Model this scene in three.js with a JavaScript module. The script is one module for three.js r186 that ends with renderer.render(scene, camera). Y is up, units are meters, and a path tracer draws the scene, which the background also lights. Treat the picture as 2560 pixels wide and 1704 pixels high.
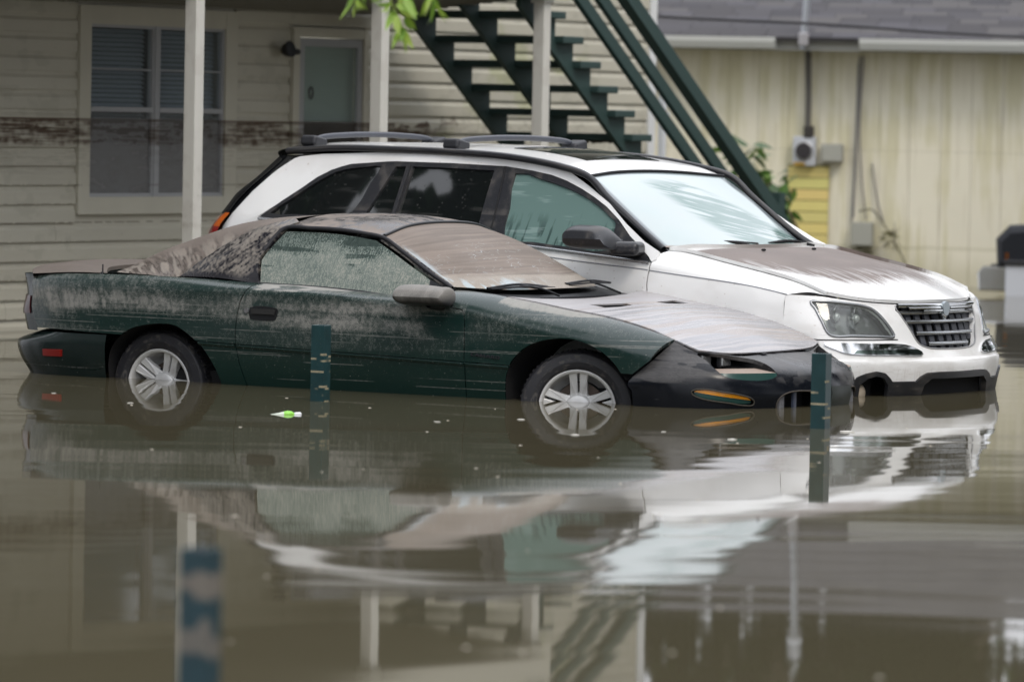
import * as THREE from 'three';
import { mergeGeometries } from 'three/addons/utils/BufferGeometryUtils.js';
import { RoundedBoxGeometry } from 'three/addons/geometries/RoundedBoxGeometry.js';
import { TextGeometry } from 'three/addons/geometries/TextGeometry.js';
import { FontLoader } from 'three/addons/loaders/FontLoader.js';

// ------------------------------------------------------------------ camera
const scene = new THREE.Scene();
const font = await new FontLoader().loadAsync('fonts/droid/droid_sans_bold.typeface.json');
const camera = new THREE.PerspectiveCamera(8.1223, 1024 / 681, 0.5, 400);
camera.position.set(0, 1.475, 0);
camera.rotation.set(-Math.atan((852 - 286) / 12000), 0, 0.0195, 'YXZ');
camera.focus = 25.6;
camera.userData.fStop = 2.5;
camera.updateMatrixWorld();
// ------------------------------------------------------------------ sky: even overcast, brighter overhead
const SKY_W = 256, SKY_H = 128;
const skyData = new Float32Array(SKY_W * SKY_H * 4);
for (let j = 0; j < SKY_H; j++) for (let i = 0; i < SKY_W; i++) {
  const el = ((j + 0.5) / SKY_H - 0.5) * Math.PI, s = Math.max(0, Math.sin(el));
  const a = (i + 0.5) / SKY_W * Math.PI * 2;
  const cloud = 1 + 0.05 * Math.sin(a * 3 + s * 9) * Math.sin(a * 5 - s * 14 + 1) * (1 - s);
  const L = (0.60 + 0.40 * s) * cloud * 1.22;
  const k = (j * SKY_W + i) * 4;
  skyData[k] = L * 0.965; skyData[k + 1] = L * 0.99; skyData[k + 2] = L * 1.06; skyData[k + 3] = 1;
}
const skyTex = new THREE.DataTexture(skyData, SKY_W, SKY_H, THREE.RGBAFormat, THREE.FloatType);
skyTex.mapping = THREE.EquirectangularReflectionMapping;
skyTex.magFilter = THREE.LinearFilter; skyTex.minFilter = THREE.LinearFilter; skyTex.needsUpdate = true;
scene.background = skyTex; scene.environment = skyTex;
scene.backgroundIntensity = 1; scene.environmentIntensity = 1;
// ------------------------------------------------------------------ veiled sun behind the cloud
const sun = new THREE.DirectionalLight(0xfff4e6, 0.6);
sun.position.set(14, 34, -2); sun.target.position.set(0, 0, -28);
sun.castShadow = true; sun.shadow.radius = 26; sun.shadow.mapSize.set(2048, 2048);
Object.assign(sun.shadow.camera, { left: -25, right: 25, top: 25, bottom: -25, near: 1, far: 90 });
scene.add(sun, sun.target);
const renderer = new THREE.WebGLRenderer({ antialias: true });
renderer.toneMapping = THREE.LinearToneMapping;
renderer.toneMappingExposure = 1.74;
renderer.shadowMap.enabled = true;
// ------------------------------------------------------------------ helpers
let seed = 12345;
const rnd = () => { seed |= 0; seed = seed + 0x6D2B79F5 | 0; let t = Math.imul(seed ^ seed >>> 15, 1 | seed); t = t + Math.imul(t ^ t >>> 7, 61 | t) ^ t; return ((t ^ t >>> 14) >>> 0) / 4294967296; };
const rr = (a, b) => a + (b - a) * rnd();
const clamp = (v, a = 0, b = 1) => Math.min(b, Math.max(a, v));
const mix = (a, b, t) => a + (b - a) * t;
const sst = (a, b, x) => { const t = clamp((x - a) / (b - a)); return t * t * (3 - 2 * t); };
const h2 = (x, y, s) => { let n = Math.imul(x, 374761393) + Math.imul(y, 668265263) + Math.imul(s, 1274126177) | 0; n = Math.imul(n ^ n >>> 13, 1274126177); return ((n ^ n >>> 16) >>> 0) / 4294967296; };
function vn(x, y, s = 0) { // value noise 0..1
  const xi = Math.floor(x), yi = Math.floor(y), fx = x - xi, fy = y - yi, u = fx * fx * (3 - 2 * fx), v = fy * fy * (3 - 2 * fy);
  return mix(mix(h2(xi, yi, s), h2(xi + 1, yi, s), u), mix(h2(xi, yi + 1, s), h2(xi + 1, yi + 1, s), u), v);
}
function fbm(x, y, o = 4, s = 0) { let a = 0.5, t = 0, n = 0; for (let i = 0; i < o; i++) { t += a * vn(x, y, s + i * 17); n += a; x *= 2.03; y *= 2.03; a *= 0.5; } return t / n; }
const toS = c => c <= 0.0031308 ? c * 12.92 : 1.055 * Math.pow(c, 1 / 2.4) - 0.055;
// A texture computed texel by texel: fn(u, v) gives {c:[r,g,b] linear, r: roughness, h: height, t: transmission}
function bake(w, h, fn, want = 'cr', wrap = THREE.ClampToEdgeWrapping) {
  const col = want.includes('c') && new Uint8Array(w * h * 4), rou = want.includes('r') && new Uint8Array(w * h * 4);
  const hei = want.includes('h') && new Float32Array(w * h * 4), tra = want.includes('t') && new Uint8Array(w * h * 4);
  for (let j = 0; j < h; j++) for (let i = 0; i < w; i++) {
    const o = fn((i + 0.5) / w, (j + 0.5) / h), k = (j * w + i) * 4;
    if (col) { for (let q = 0; q < 3; q++) col[k + q] = clamp(toS(o.c[q])) * 255 + 0.5; col[k + 3] = 255; }
    if (rou) { rou[k] = rou[k + 1] = rou[k + 2] = clamp(o.r) * 255; rou[k + 3] = 255; }
    if (hei) { hei[k] = hei[k + 1] = hei[k + 2] = o.h; hei[k + 3] = 1; }
    if (tra) { tra[k] = tra[k + 1] = tra[k + 2] = clamp(o.t) * 255; tra[k + 3] = 255; }
  }
  const mk = (d, type, srgb) => { const t = new THREE.DataTexture(d, w, h, THREE.RGBAFormat, type); t.magFilter = THREE.LinearFilter; t.minFilter = THREE.LinearFilter; t.wrapS = t.wrapT = wrap; if (srgb) t.colorSpace = THREE.SRGBColorSpace; t.needsUpdate = true; return t; };
  return { map: col ? mk(col, THREE.UnsignedByteType, true) : null, roughnessMap: rou ? mk(rou, THREE.UnsignedByteType) : null, bumpMap: hei ? mk(hei, THREE.FloatType) : null, transmissionMap: tra ? mk(tra, THREE.UnsignedByteType) : null };
}
const lin = (r, g, b) => new THREE.Color().setRGB(r, g, b);
const std = (rgb, roughness = 0.6, extra = {}) => new THREE.MeshStandardMaterial({ color: Array.isArray(rgb) ? lin(...rgb) : rgb, roughness, side: THREE.DoubleSide, ...extra });
const phy = (rgb, roughness = 0.6, extra = {}) => new THREE.MeshPhysicalMaterial({ color: Array.isArray(rgb) ? lin(...rgb) : rgb, roughness, side: THREE.DoubleSide, ...extra });
const withTex = (m, t, bump = 0) => { if (t.map) m.map = t.map; if (t.roughnessMap) { m.roughnessMap = t.roughnessMap; m.roughness = 1; } if (t.bumpMap) { m.bumpMap = t.bumpMap; m.bumpScale = bump; } if (t.transmissionMap) { m.transmissionMap = t.transmissionMap; m.transmission = 1; } return m; };

const names = {};
const numbered = n => { names[n] = (names[n] || 0) + 1; return names[n] === 1 ? n : n + '_' + String(names[n] - 1).padStart(3, '0'); };
function tag(o, label, category, group, kind) { if (label) o.userData.label = label; if (category) o.userData.category = category; if (group) o.userData.group = group; if (kind) o.userData.kind = kind; return o; }
function thing(name, label, category, pos = [0, 0, 0], turn = 0, group) { const o = new THREE.Group(); o.name = numbered(name); o.position.set(...pos); o.rotation.y = turn; scene.add(o); return tag(o, label, category, group); }
function part(name, geo, mat, parent) { const m = new THREE.Mesh(Array.isArray(geo) ? (geo.length > 1 ? mergeGeometries(geo.map(g => { const q = g.index ? g.toNonIndexed() : g; for (const k of Object.keys(q.attributes)) if (!['position', 'normal', 'uv'].includes(k)) q.deleteAttribute(k); if (!q.attributes.uv) q.setAttribute('uv', new THREE.BufferAttribute(new Float32Array(q.attributes.position.count * 2), 2)); return q; })) : geo[0]) : geo, mat); m.name = parent === scene ? numbered(name) : name; m.castShadow = m.receiveShadow = true; parent.add(m); return m; }
function struct(name, geo, mat) { const m = part(name, geo, mat, scene); m.userData.kind = 'structure'; return m; }
function box(sx, sy, sz, x = 0, y = 0, z = 0, r = 0) { const g = r ? new RoundedBoxGeometry(sx, sy, sz, 2, r) : new THREE.BoxGeometry(sx, sy, sz); g.translate(x, y, z); return g; }
const V = (a) => new THREE.Vector3(...a);
// Catmull-Rom through points given as arrays
function cr(P, t) { const n = P.length - 1, f = clamp(t) * n, i = Math.min(n - 1, Math.floor(f)), u = f - i, a = P[Math.max(0, i - 1)], b = P[i], c = P[i + 1], d = P[Math.min(n, i + 2)], r = []; for (let k = 0; k < b.length; k++) { const A = i > 0 ? a[k] : 2 * b[k] - c[k], D = i + 2 <= n ? d[k] : 2 * c[k] - b[k]; r.push(0.5 * (2 * b[k] + (c[k] - A) * u + (2 * A - 5 * b[k] + 4 * c[k] - D) * u * u + (3 * b[k] - A - 3 * c[k] + D) * u * u * u)); } return r; }
// table lookup y(x), smooth
function tab(T, x) { const n = T.length - 1; if (x <= T[0][0]) return T[0][1]; if (x >= T[n][0]) return T[n][1]; let i = 0; while (x > T[i + 1][0]) i++; const h = T[i + 1][0] - T[i][0], t = (x - T[i][0]) / h, sl = k => k <= 0 ? (T[1][1] - T[0][1]) / (T[1][0] - T[0][0]) : k >= n ? (T[n][1] - T[n - 1][1]) / (T[n][0] - T[n - 1][0]) : (T[k + 1][1] - T[k - 1][1]) / (T[k + 1][0] - T[k - 1][0]); const m0 = sl(i) * h, m1 = sl(i + 1) * h, t2 = t * t, t3 = t2 * t; return (2 * t3 - 3 * t2 + 1) * T[i][1] + (t3 - 2 * t2 + t) * m0 + (-2 * t3 + 3 * t2) * T[i + 1][1] + (t3 - t2) * m1; }
// smooth surface through rails; a runs along the rails, t across them
const loftFn = rails => (a, t) => cr(rails.map(r => cr(r, a)), t);
// normals of a mapped surface f(a, b) by differences
function surfNormal(f, a, b, e = 1e-3) { const p = f(a - e, b), q = f(a + e, b), r = f(a, b - e), s = f(a, b + e), x = V(q).sub(V(p)), y = V(s).sub(V(r)); return x.cross(y).normalize(); }
// grid patch
function patch(f, nu, nv, uvFn, thick = 0, flip = false) {
  const pos = [], idx = [], uv = [];
  for (let j = 0; j <= nv; j++) for (let i = 0; i <= nu; i++) { const p = f(i / nu, j / nv); pos.push(...p); uv.push(...(uvFn ? uvFn(p, i / nu, j / nv) : [i / nu, j / nv])); }
  const at = (i, j) => j * (nu + 1) + i;
  for (let j = 0; j < nv; j++) for (let i = 0; i < nu; i++) flip ? idx.push(at(i, j), at(i + 1, j + 1), at(i + 1, j), at(i, j), at(i, j + 1), at(i + 1, j + 1)) : idx.push(at(i, j), at(i + 1, j), at(i + 1, j + 1), at(i, j), at(i + 1, j + 1), at(i, j + 1));
  const g = new THREE.BufferGeometry(); g.setAttribute('position', new THREE.Float32BufferAttribute(pos, 3)); g.setAttribute('uv', new THREE.Float32BufferAttribute(uv, 2)); g.setIndex(idx); g.computeVertexNormals();
  if (!thick) return g;
  const ring = []; for (let i = 0; i < nu; i++) ring.push(at(i, 0)); for (let j = 0; j < nv; j++) ring.push(at(nu, j)); for (let i = nu; i > 0; i--) ring.push(at(i, nv)); for (let j = nv; j > 0; j--) ring.push(at(0, j));
  return [g, hemOf(ring.map(k => pos.slice(3 * k, 3 * k + 3)), ring.map(k => [g.attributes.normal.getX(k), g.attributes.normal.getY(k), g.attributes.normal.getZ(k)]), thick, ring.map(k => uv.slice(2 * k, 2 * k + 2)))];
}
function hemOf(P, N, d, U) { // turned-in edge round a closed boundary, d along -normal
  const pos = [], idx = [], uv = [], n = P.length;
  for (let i = 0; i < n; i++) { const p = P[i], q = N[i]; pos.push(...p, p[0] - q[0] * d, p[1] - q[1] * d, p[2] - q[2] * d); uv.push(...U[i], ...U[i]); }
  for (let i = 0; i < n; i++) { const a = 2 * i, b = 2 * ((i + 1) % n); idx.push(a, b, b + 1, a, b + 1, a + 1); }
  const g = new THREE.BufferGeometry(); g.setAttribute('position', new THREE.Float32BufferAttribute(pos, 3)); g.setAttribute('uv', new THREE.Float32BufferAttribute(uv, 2)); g.setIndex(idx); const h = g.toNonIndexed(); h.computeVertexNormals(); return h;
}
// panel cut to a polygon in the domain of f, finely divided, with turned-in edges. out: +1/-1 picks which way the normal looks.
function panel(f, poly, { holes = [], edge = 0.04, hem = 0.02, out = 1, uvFn, lift = 0, gap = 0 } = {}) {
  const V2 = a => a.map(p => new THREE.Vector2(p[0], p[1]));
  let C = dense(f, poly, edge), Hs = holes.map(h => dense(f, h, edge));
  const area = q => q.reduce((s, p, i) => { const r = q[(i + 1) % q.length]; return s + p[0] * r[1] - r[0] * p[1]; }, 0);
  if (area(C) < 0) C.reverse(); Hs.forEach(h => { if (area(h) > 0) h.reverse(); });
  if (gap) { C = shrink(f, C, gap); }
  const pts = [...C, ...Hs.flat()];
  let tri = THREE.ShapeUtils.triangulateShape(V2(C), Hs.map(V2));
  const P3 = pts.map(p => f(p[0], p[1]));
  const mid = new Map(), len = (a, b) => Math.hypot(P3[a][0] - P3[b][0], P3[a][1] - P3[b][1], P3[a][2] - P3[b][2]);
  const bnd = new Set(); const rings = []; let base = 0; for (const r of [C, ...Hs]) { const k = r.map((_, i) => base + i); rings.push(k); k.forEach((v, i) => bnd.add(Math.min(v, k[(i + 1) % k.length]) + '_' + Math.max(v, k[(i + 1) % k.length]))); base += r.length; }
  const M = (a, b) => { const key = Math.min(a, b) + '_' + Math.max(a, b); if (bnd.has(key)) return -1; if (mid.has(key)) return mid.get(key); let v = -1; if (len(a, b) > edge * 1.5) { v = pts.length; const p = [(pts[a][0] + pts[b][0]) / 2, (pts[a][1] + pts[b][1]) / 2]; pts.push(p); P3.push(f(p[0], p[1])); } mid.set(key, v); return v; };
  for (let pass = 0; pass < 9; pass++) {
    const next = []; let split = false;
    for (const [a, b, c] of tri) { const x = M(a, b), y = M(b, c), z = M(c, a), n = (x >= 0) + (y >= 0) + (z >= 0);
      if (!n) { next.push([a, b, c]); continue; } split = true;
      if (n === 3) next.push([a, x, z], [x, b, y], [z, y, c], [x, y, z]);
      else if (n === 1) { if (x >= 0) next.push([a, x, c], [x, b, c]); else if (y >= 0) next.push([a, b, y], [a, y, c]); else next.push([a, b, z], [z, b, c]); }
      else { if (x < 0) next.push([a, b, y], [a, y, z], [z, y, c]); else if (y < 0) next.push([a, x, z], [x, b, c], [x, c, z]); else next.push([a, x, c], [x, b, y], [x, y, c]); } }
    tri = next; if (!split) break;
  }
  const Nn = pts.map(p => surfNormal(f, p[0], p[1]).multiplyScalar(out));
  if (lift) P3.forEach((p, i) => { p[0] += Nn[i].x * lift; p[1] += Nn[i].y * lift; p[2] += Nn[i].z * lift; });
  const g = new THREE.BufferGeometry(), U = P3.map((p, i) => uvFn ? uvFn(p) : pts[i]);
  g.setAttribute('position', new THREE.Float32BufferAttribute(P3.flat(), 3)); g.setAttribute('normal', new THREE.Float32BufferAttribute(Nn.flatMap(n => [n.x, n.y, n.z]), 3)); g.setAttribute('uv', new THREE.Float32BufferAttribute(U.flat(), 2));
  // wind faces to agree with the outward normal
  const idx = []; for (const [a, b, c] of tri) { const n = V(P3[b]).sub(V(P3[a])).cross(V(P3[c]).sub(V(P3[a]))); n.dot(Nn[a]) < 0 ? idx.push(a, c, b) : idx.push(a, b, c); } g.setIndex(idx);
  const list = [g.toNonIndexed()];
  if (hem) for (const r of rings) list.push(hemOf(r.map(i => P3[i]), r.map(i => [Nn[i].x, Nn[i].y, Nn[i].z]), hem, r.map(i => U[i])));
  return mergeGeometries(list);
}
function dense(f, poly, edge) { const o = []; poly.forEach((p, i) => { const q = poly[(i + 1) % poly.length], A = f(p[0], p[1]), B = f(q[0], q[1]), n = Math.max(1, Math.ceil(Math.hypot(A[0] - B[0], A[1] - B[1], A[2] - B[2]) / edge)); for (let k = 0; k < n; k++) o.push([mix(p[0], q[0], k / n), mix(p[1], q[1], k / n)]); }); return o; }
function shrink(f, C, gap) { const n = C.length; return C.map((p, i) => { const a = C[(i + n - 1) % n], b = C[(i + 1) % n]; const A = V(f(...a)), B = V(f(...b)), tn = B.clone().sub(A).normalize(), N = surfNormal(f, p[0], p[1]); const inn = N.clone().cross(tn).normalize(); const e = 1e-3, o = V(f(...p)), du = V(f(p[0] + e, p[1])).sub(o).divideScalar(e), dv = V(f(p[0], p[1] + e)).sub(o).divideScalar(e); const a11 = du.dot(du), a12 = du.dot(dv), a22 = dv.dot(dv), b1 = du.dot(inn) * gap, b2 = dv.dot(inn) * gap, det = a11 * a22 - a12 * a12 || 1e-9; return [p[0] + (b1 * a22 - b2 * a12) / det, p[1] + (a11 * b2 - a12 * b1) / det]; }); }
// smooth closed or open outline through points
const spl = (P, n = 8, closed = false) => { const o = []; const Q = closed ? [P[P.length - 1], ...P, P[0], P[1]] : P; const c = new THREE.CatmullRomCurve3(P.map(p => new THREE.Vector3(p[0], p[1], p[2] || 0)), closed, 'centripetal'); const N = n * (closed ? P.length : P.length - 1); for (let i = 0; i < (closed ? N : N + 1); i++) { const v = c.getPoint(i / N); o.push(P[0].length > 2 ? [v.x, v.y, v.z] : [v.x, v.y]); } return o; };
const tube = (P, r, seg = 24, rad = 8, closed = false) => new THREE.TubeGeometry(new THREE.CatmullRomCurve3(P.map(V), closed, 'centripetal'), seg, r, rad, closed);
// flat bar swept along a polyline: half-width vector w and half-height vector h (3D)
function bar(A, B, w, h) { const a = V(A), b = V(B), d = b.clone().sub(a), L = d.length(); d.normalize(); const up = Math.abs(d.y) > 0.95 ? new THREE.Vector3(1, 0, 0) : new THREE.Vector3(0, 1, 0); const s = d.clone().cross(up).normalize(), u = s.clone().cross(d); const g = new THREE.BoxGeometry(L, h, w); const m = new THREE.Matrix4().makeBasis(d, u, s); m.setPosition(a.clone().add(b).multiplyScalar(0.5)); g.applyMatrix4(m); return g; }
const mirrorZ = g => { const q = (g.index ? g.toNonIndexed() : g.clone()); q.scale(1, 1, -1); const p = q.attributes; for (let i = 0; i < p.position.count; i += 3) for (const k of Object.keys(p)) { const s = p[k].itemSize; for (let c = 0; c < s; c++) { const t = p[k].array[(i + 1) * s + c]; p[k].array[(i + 1) * s + c] = p[k].array[(i + 2) * s + c]; p[k].array[(i + 2) * s + c] = t; } } return q; };
// ------------------------------------------------------------------ flood water
const WB = 1024;
const wav = []; { for (let i = 0; i < 46; i++) { const kx = Math.round(rr(-7, 7)), kz = Math.round(rr(5, 34)) * (rnd() < .5 ? 1 : -1), k = Math.hypot(kx, kz); wav.push([kx, kz, rr(0, 6.28), 1 / Math.pow(k, 1.25)]); } }
const waterTex = bake(WB, WB, (u, v) => { let h = 0; for (const [kx, kz, p, a] of wav) h += a * Math.sin((kx * u + kz * v) * Math.PI * 2 + p); const calm = .35 + .9 * sst(.35, .7, .5 + .5 * Math.sin(u * 6.283 + 1) * Math.sin(v * 6.283 * 2 + .5)); return { h: .5 + h * .08 * calm }; }, 'h', THREE.RepeatWrapping);
const waterGeo = new THREE.PlaneGeometry(160, 120, 1, 1); waterGeo.rotateX(-Math.PI / 2); waterGeo.translate(0, 0, -45);
{ const p = waterGeo.attributes.position, uv = waterGeo.attributes.uv; for (let i = 0; i < p.count; i++) uv.setXY(i, p.getX(i) / 11, p.getZ(i) / 11); }
const waterMat = phy([.088, .077, .047], .03, { ior: 1.33, bumpMap: waterTex.bumpMap, bumpScale: .017 });
struct('water', waterGeo, waterMat);
// ================================================================== apartment house with porch, seen along its wall
// its own axes: x runs along the wall, z out of the wall towards the yard, y up from the water
const PHI = Math.atan2(.84341, .53726);
const house = thing('apartment_house', 'beige clapboard apartment house with a brown flood line across its porch wall', 'house', [-3.239435, 0, -31.43427], PHI);
const COURSE = .1255, Y_REF = .698;
const SID = [.50, .475, .385];
const HX0 = -3.2, HXW = 11.4, HY0 = -.5, HYW = 5.0;
const uvH = p => [(p[0] - HX0) / HXW, (p[1] - HY0) / HYW];
const floodDirt = (x, y) => { // matter left by the flood: a sharp brown line and runs below it
  const a = fbm(x * 3, y * 40, 3, 4), g = fbm(x * 22, y * 30, 3, 8), b = fbm(x * 1.3, y * 3, 2, 14), sp = vn(x * 90, y * 90, 6);
  const top = x > 4.35 ? 1.40 + .07 * (fbm(x * 7, 1, 3, 5) - .5) * 3 : 1.396;
  if (y > top) return 0;
  const fine = fbm(x * 5, y * 130, 3, 24);
  let d = sst(1.365, 1.385, y) * .92;
  d = Math.max(d, sst(1.19, 1.25, y + .03 * (g - .5)) * clamp(.62 + 1.6 * (fine - .45) + 1.0 * (g - .5) + .9 * (a - .5)));
  d = Math.max(d, sst(.9, 1.19, y) * .10 * (fine > .55 ? 2 : .4));
  if (x > 4.3) d *= sst(5.3, 4.7, x + (g - .5)) + .25 * sst(.5, .7, g);
  d = Math.max(d, .12 * sst(.5, .8, b) + (sp > .965 && g > .5 ? .4 : 0));
  const lap = ((y - Y_REF) / COURSE % 1 + 1) % 1; if (lap < .05 && g > .36) d = Math.max(d, .45 * sst(1.2, .9, y) + .12);
  return clamp(d);
};
const sidTex = bake(2048, 1024, (u, v) => {
  const x = HX0 + u * HXW, y = HY0 + v * HYW; const d = floodDirt(x, y), a = fbm(x * 2, y * 5, 4, 33), gr = vn(x * 120, y * 260, 3);
  let c = SID.map(q => q * (.93 + .14 * a + .05 * (gr - .5)));
  const alg = sst(.52, .72, fbm(x * 2.6, y * 3.2, 4, 44)) * sst(4.2, 5.0, x) * sst(7.4, 6.6, x) * .55; c = c.map((q, k) => mix(q, [.34, .36, .16][k], alg));
  const mo = sst(.60, .72, fbm(x * 6, y * 9, 4, 61)) * .25; c = c.map((q, k) => mix(q, [.30, .29, .22][k], mo));
  c = c.map((q, k) => mix(q, [.095, .064, .042][k], d)); return { c, r: mix(.55, .9, d) };
});
const sidMat = withTex(std([1, 1, 1], 1), sidTex);
const trimMat = withTex(std([1, 1, 1], 1), bake(1024, 512, (u, v) => { const x = HX0 + u * HXW, y = HY0 + v * HYW; const d = floodDirt(x, y) * .95, a = fbm(x * 5, y * 5, 3, 3); return { c: [.54, .515, .42].map((q, k) => mix(q * (.94 + .12 * a), [.095, .064, .042][k], d)), r: .6 }; }));
const alu = withTex(std([1, 1, 1], 1), bake(1024, 512, (u, v) => { const x = HX0 + u * HXW, y = HY0 + v * HYW; const d = floodDirt(x, y) * .9; return { c: [.36, .365, .37].map((q, k) => mix(q, [.10, .075, .055][k], d)), r: .45 + .4 * d }; }));
const uvFix = (g) => { const p = g.attributes.position, uv = new Float32Array(p.count * 2); for (let i = 0; i < p.count; i++) { const q = uvH([p.getX(i), p.getY(i)]); uv[2 * i] = q[0]; uv[2 * i + 1] = q[1]; } g.setAttribute('uv', new THREE.BufferAttribute(uv, 2)); return g; };
const hbox = (x0, x1, y0, y1, z0, z1) => uvFix(box(x1 - x0, y1 - y0, z1 - z0, (x0 + x1) / 2, (y0 + y1) / 2, (z0 + z1) / 2));
const lapShape = new THREE.Shape(); [[0, 0], [.0205, 0], [.0215, .003], [.0185, .078], [.007, .100], [.005, .127], [0, .127]].forEach((p, i) => i ? lapShape.lineTo(p[0], p[1]) : lapShape.moveTo(p[0], p[1]));
function lapBoard(x0, x1, y) { const g = new THREE.ExtrudeGeometry(lapShape, { depth: x1 - x0, bevelEnabled: false, steps: 1 }); g.rotateY(-Math.PI / 2); g.scale(1, 1, 1); const p = g.attributes.position; for (let i = 0; i < p.count; i++) { const X = p.getX(i), Z = p.getZ(i); p.setXYZ(i, -X + x0, p.getY(i) + y, Z); } g.computeVertexNormals(); return uvFix(g); }
const WIN = [.57, 2.352, .755, 2.148], DOOR = [3.02, 3.95, -.4, 2.06];
part('wall_sheathing', [hbox(-3.1, DOOR[0], -.5, WIN[2] + .05, -.2, -.004), hbox(-3.1, WIN[0] + .05, WIN[2] + .05, 4.4, -.2, -.004), hbox(WIN[1] - .05, DOOR[0] + .03, WIN[2] + .05, 4.4, -.2, -.004), hbox(WIN[0] + .05, WIN[1] - .05, WIN[3] - .05, 4.4, -.2, -.004), hbox(DOOR[0] + .03, DOOR[1] - .03, DOOR[3] - .03, 4.4, -.2, -.004), hbox(DOOR[1] - .03, 8.0, -.5, 4.4, -.2, -.004)], sidMat, house);
const boards = [];
for (let k = -8; k < 29; k++) { const y = Y_REF + k * COURSE, ym = y + COURSE / 2; let spans = [[-3.1, 7.93]]; const cut = (a, b) => { spans = spans.flatMap(([s, e]) => b <= s || a >= e ? [[s, e]] : [[s, Math.max(s, a)], [Math.min(e, b), e]]).filter(([s, e]) => e - s > .02); }; if (ym > WIN[2] - .02 && ym < WIN[3] + .03) cut(WIN[0] - .004, WIN[1] + .004); if (ym < DOOR[3] + .05) cut(DOOR[0] - .004, DOOR[1] + .004); if (ym > 2.20 && ym < 2.56) cut(-3.2, 4.06); for (const [s, e] of spans) { const joint = s < 0 ? 0 : 0; if (e - s > 3.4) { const m = s + (e - s) * rr(.35, .65); part('siding_board', lapBoard(s, m - .0015, y), sidMat, house); part('siding_board', lapBoard(m + .0015, e, y + rr(-.0015, .0015)), sidMat, house); } else part('siding_board', lapBoard(s, e, y), sidMat, house); } }
part('corner_trim', hbox(7.93, 8.03, -.5, 4.4, -.06, .035), std([.72, .73, .72], .5), house);
part('end_wall', hbox(7.98, 8.03, -.5, 4.4, -4.5, -.07), sidMat, house);
// window
{ const w = part('window', [hbox(WIN[0], .69, WIN[2], WIN[3], 0, .038), hbox(2.215, WIN[1], WIN[2], WIN[3], 0, .038), hbox(.69, 2.215, 2.024, WIN[3], 0, .036), hbox(.69, 2.215, WIN[2], .87, 0, .036)], trimMat, house);
  part('mullion', hbox(1.412, 1.456, .87, 2.024, -.02, .030), alu, w);
  for (const [a, b] of [[.69, 1.412], [1.456, 2.215]]) {
    part('sash_frame', [hbox(a, a + .022, .87, 2.024, -.02, .022), hbox(b - .022, b, .87, 2.024, -.02, .022), hbox(a + .022, b - .022, 1.440, 1.474, -.02, .026), hbox(a + .022, b - .022, 2.004, 2.024, -.02, .020), hbox(a + .022, b - .022, .87, .895, -.02, .020), hbox(a + .022, b - .022, 1.722, 1.732, -.005, .012)], alu, w);
    part('pane', hbox(a + .02, b - .02, 1.474, 2.006, -.002, .001), phy([.88, .92, .93], .04, { transmission: .95, thickness: 0 }), w);
    part('pane', hbox(a + .02, b - .02, .893, 1.442, -.002, .001), withTex(phy([1, 1, 1], 1, { thickness: 0 }), paneTex()), w);
    const sl = []; for (let i = 0; i < 17; i++) { const g = box(b - a - .06, .0012, .026, (a + b) / 2, 1.985 - i * .031, -.055); sl.push(g); g.translate(0, 0, 0); } for (let i = 0; i < 17; i++) sl.push(box(b - a - .06, .0012, .026, (a + b) / 2, 1.425 - i * .032, -.055)); sl.forEach(g => { const p = g.attributes.position; for (let i = 0; i < p.count; i++) p.setY(i, p.getY(i) - (p.getZ(i) + .055) * .95); g.computeVertexNormals(); });
    part('blind', sl, std([.46, .48, .51], .6), w);
  }
  part('room_behind', [hbox(.4, 2.5, .4, 2.3, -1.6, -1.55), hbox(.4, .42, .4, 2.3, -1.6, -.21), hbox(2.48, 2.5, .4, 2.3, -1.6, -.21), hbox(.4, 2.5, 2.28, 2.3, -1.6, -.21), hbox(.4, 2.5, .4, .42, -1.6, -.21)], std([.10, .10, .10], .9), house);
}
function paneTex() { return paneTex.t || (paneTex.t = bake(1024, 512, (u, v) => { const x = HX0 + u * HXW, y = HY0 + v * HYW; let d = floodDirt(x, y); d = Math.max(d * .85, y < 1.396 ? .36 + .22 * fbm(x * 9, y * 30, 3, 3) : .03); return { c: [.86, .88, .88].map((q, k) => mix(q, [.060, .048, .038][k], clamp(d * 1.45))), r: mix(.05, .5, d), t: clamp(.95 - d * 1.05) }; }, 'crt')); }
// door with storm door
{ const d = part('door', [hbox(DOOR[0], 3.095, DOOR[2], DOOR[3], 0, .045), hbox(3.905, DOOR[1], DOOR[2], DOOR[3], 0, .045), hbox(3.095, 3.905, 1.995, DOOR[3], 0, .042)], trimMat, house);
  part('storm_door_frame', [hbox(3.10, 3.172, -.3, 1.99, .0, .03), hbox(3.846, 3.90, -.3, 1.99, .0, .03), hbox(3.172, 3.846, 1.93, 1.99, .0, .028), hbox(3.172, 3.846, -.3, .05, .0, .028)], alu, d);
  part('storm_pane', hbox(3.17, 3.848, .045, 1.935, .010, .014), withTex(phy([1, 1, 1], 1, { thickness: 0 }), bake(512, 256, (u, v) => { const x = HX0 + u * HXW, y = HY0 + v * HYW; let q = floodDirt(x, y); q = Math.max(q * .85, y < 1.396 ? .5 : .06); return { c: [.88, .93, .91].map((w, k) => mix(w, [.06, .05, .04][k], clamp(q * 1.9))), r: mix(.05, .5, q), t: clamp(.97 - q) }; }, 'crt')), d);
  part('door_leaf', hbox(3.10, 3.90, -.3, 1.99, -.09, -.05), std([.80, .83, .82], .5), d);
  part('knocker', new THREE.TorusGeometry(.035, .010, 8, 20).scale(.7, 1.1, 1).translate(3.36, 1.60, -.042), std([.04, .04, .04], .4), d);
}
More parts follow.
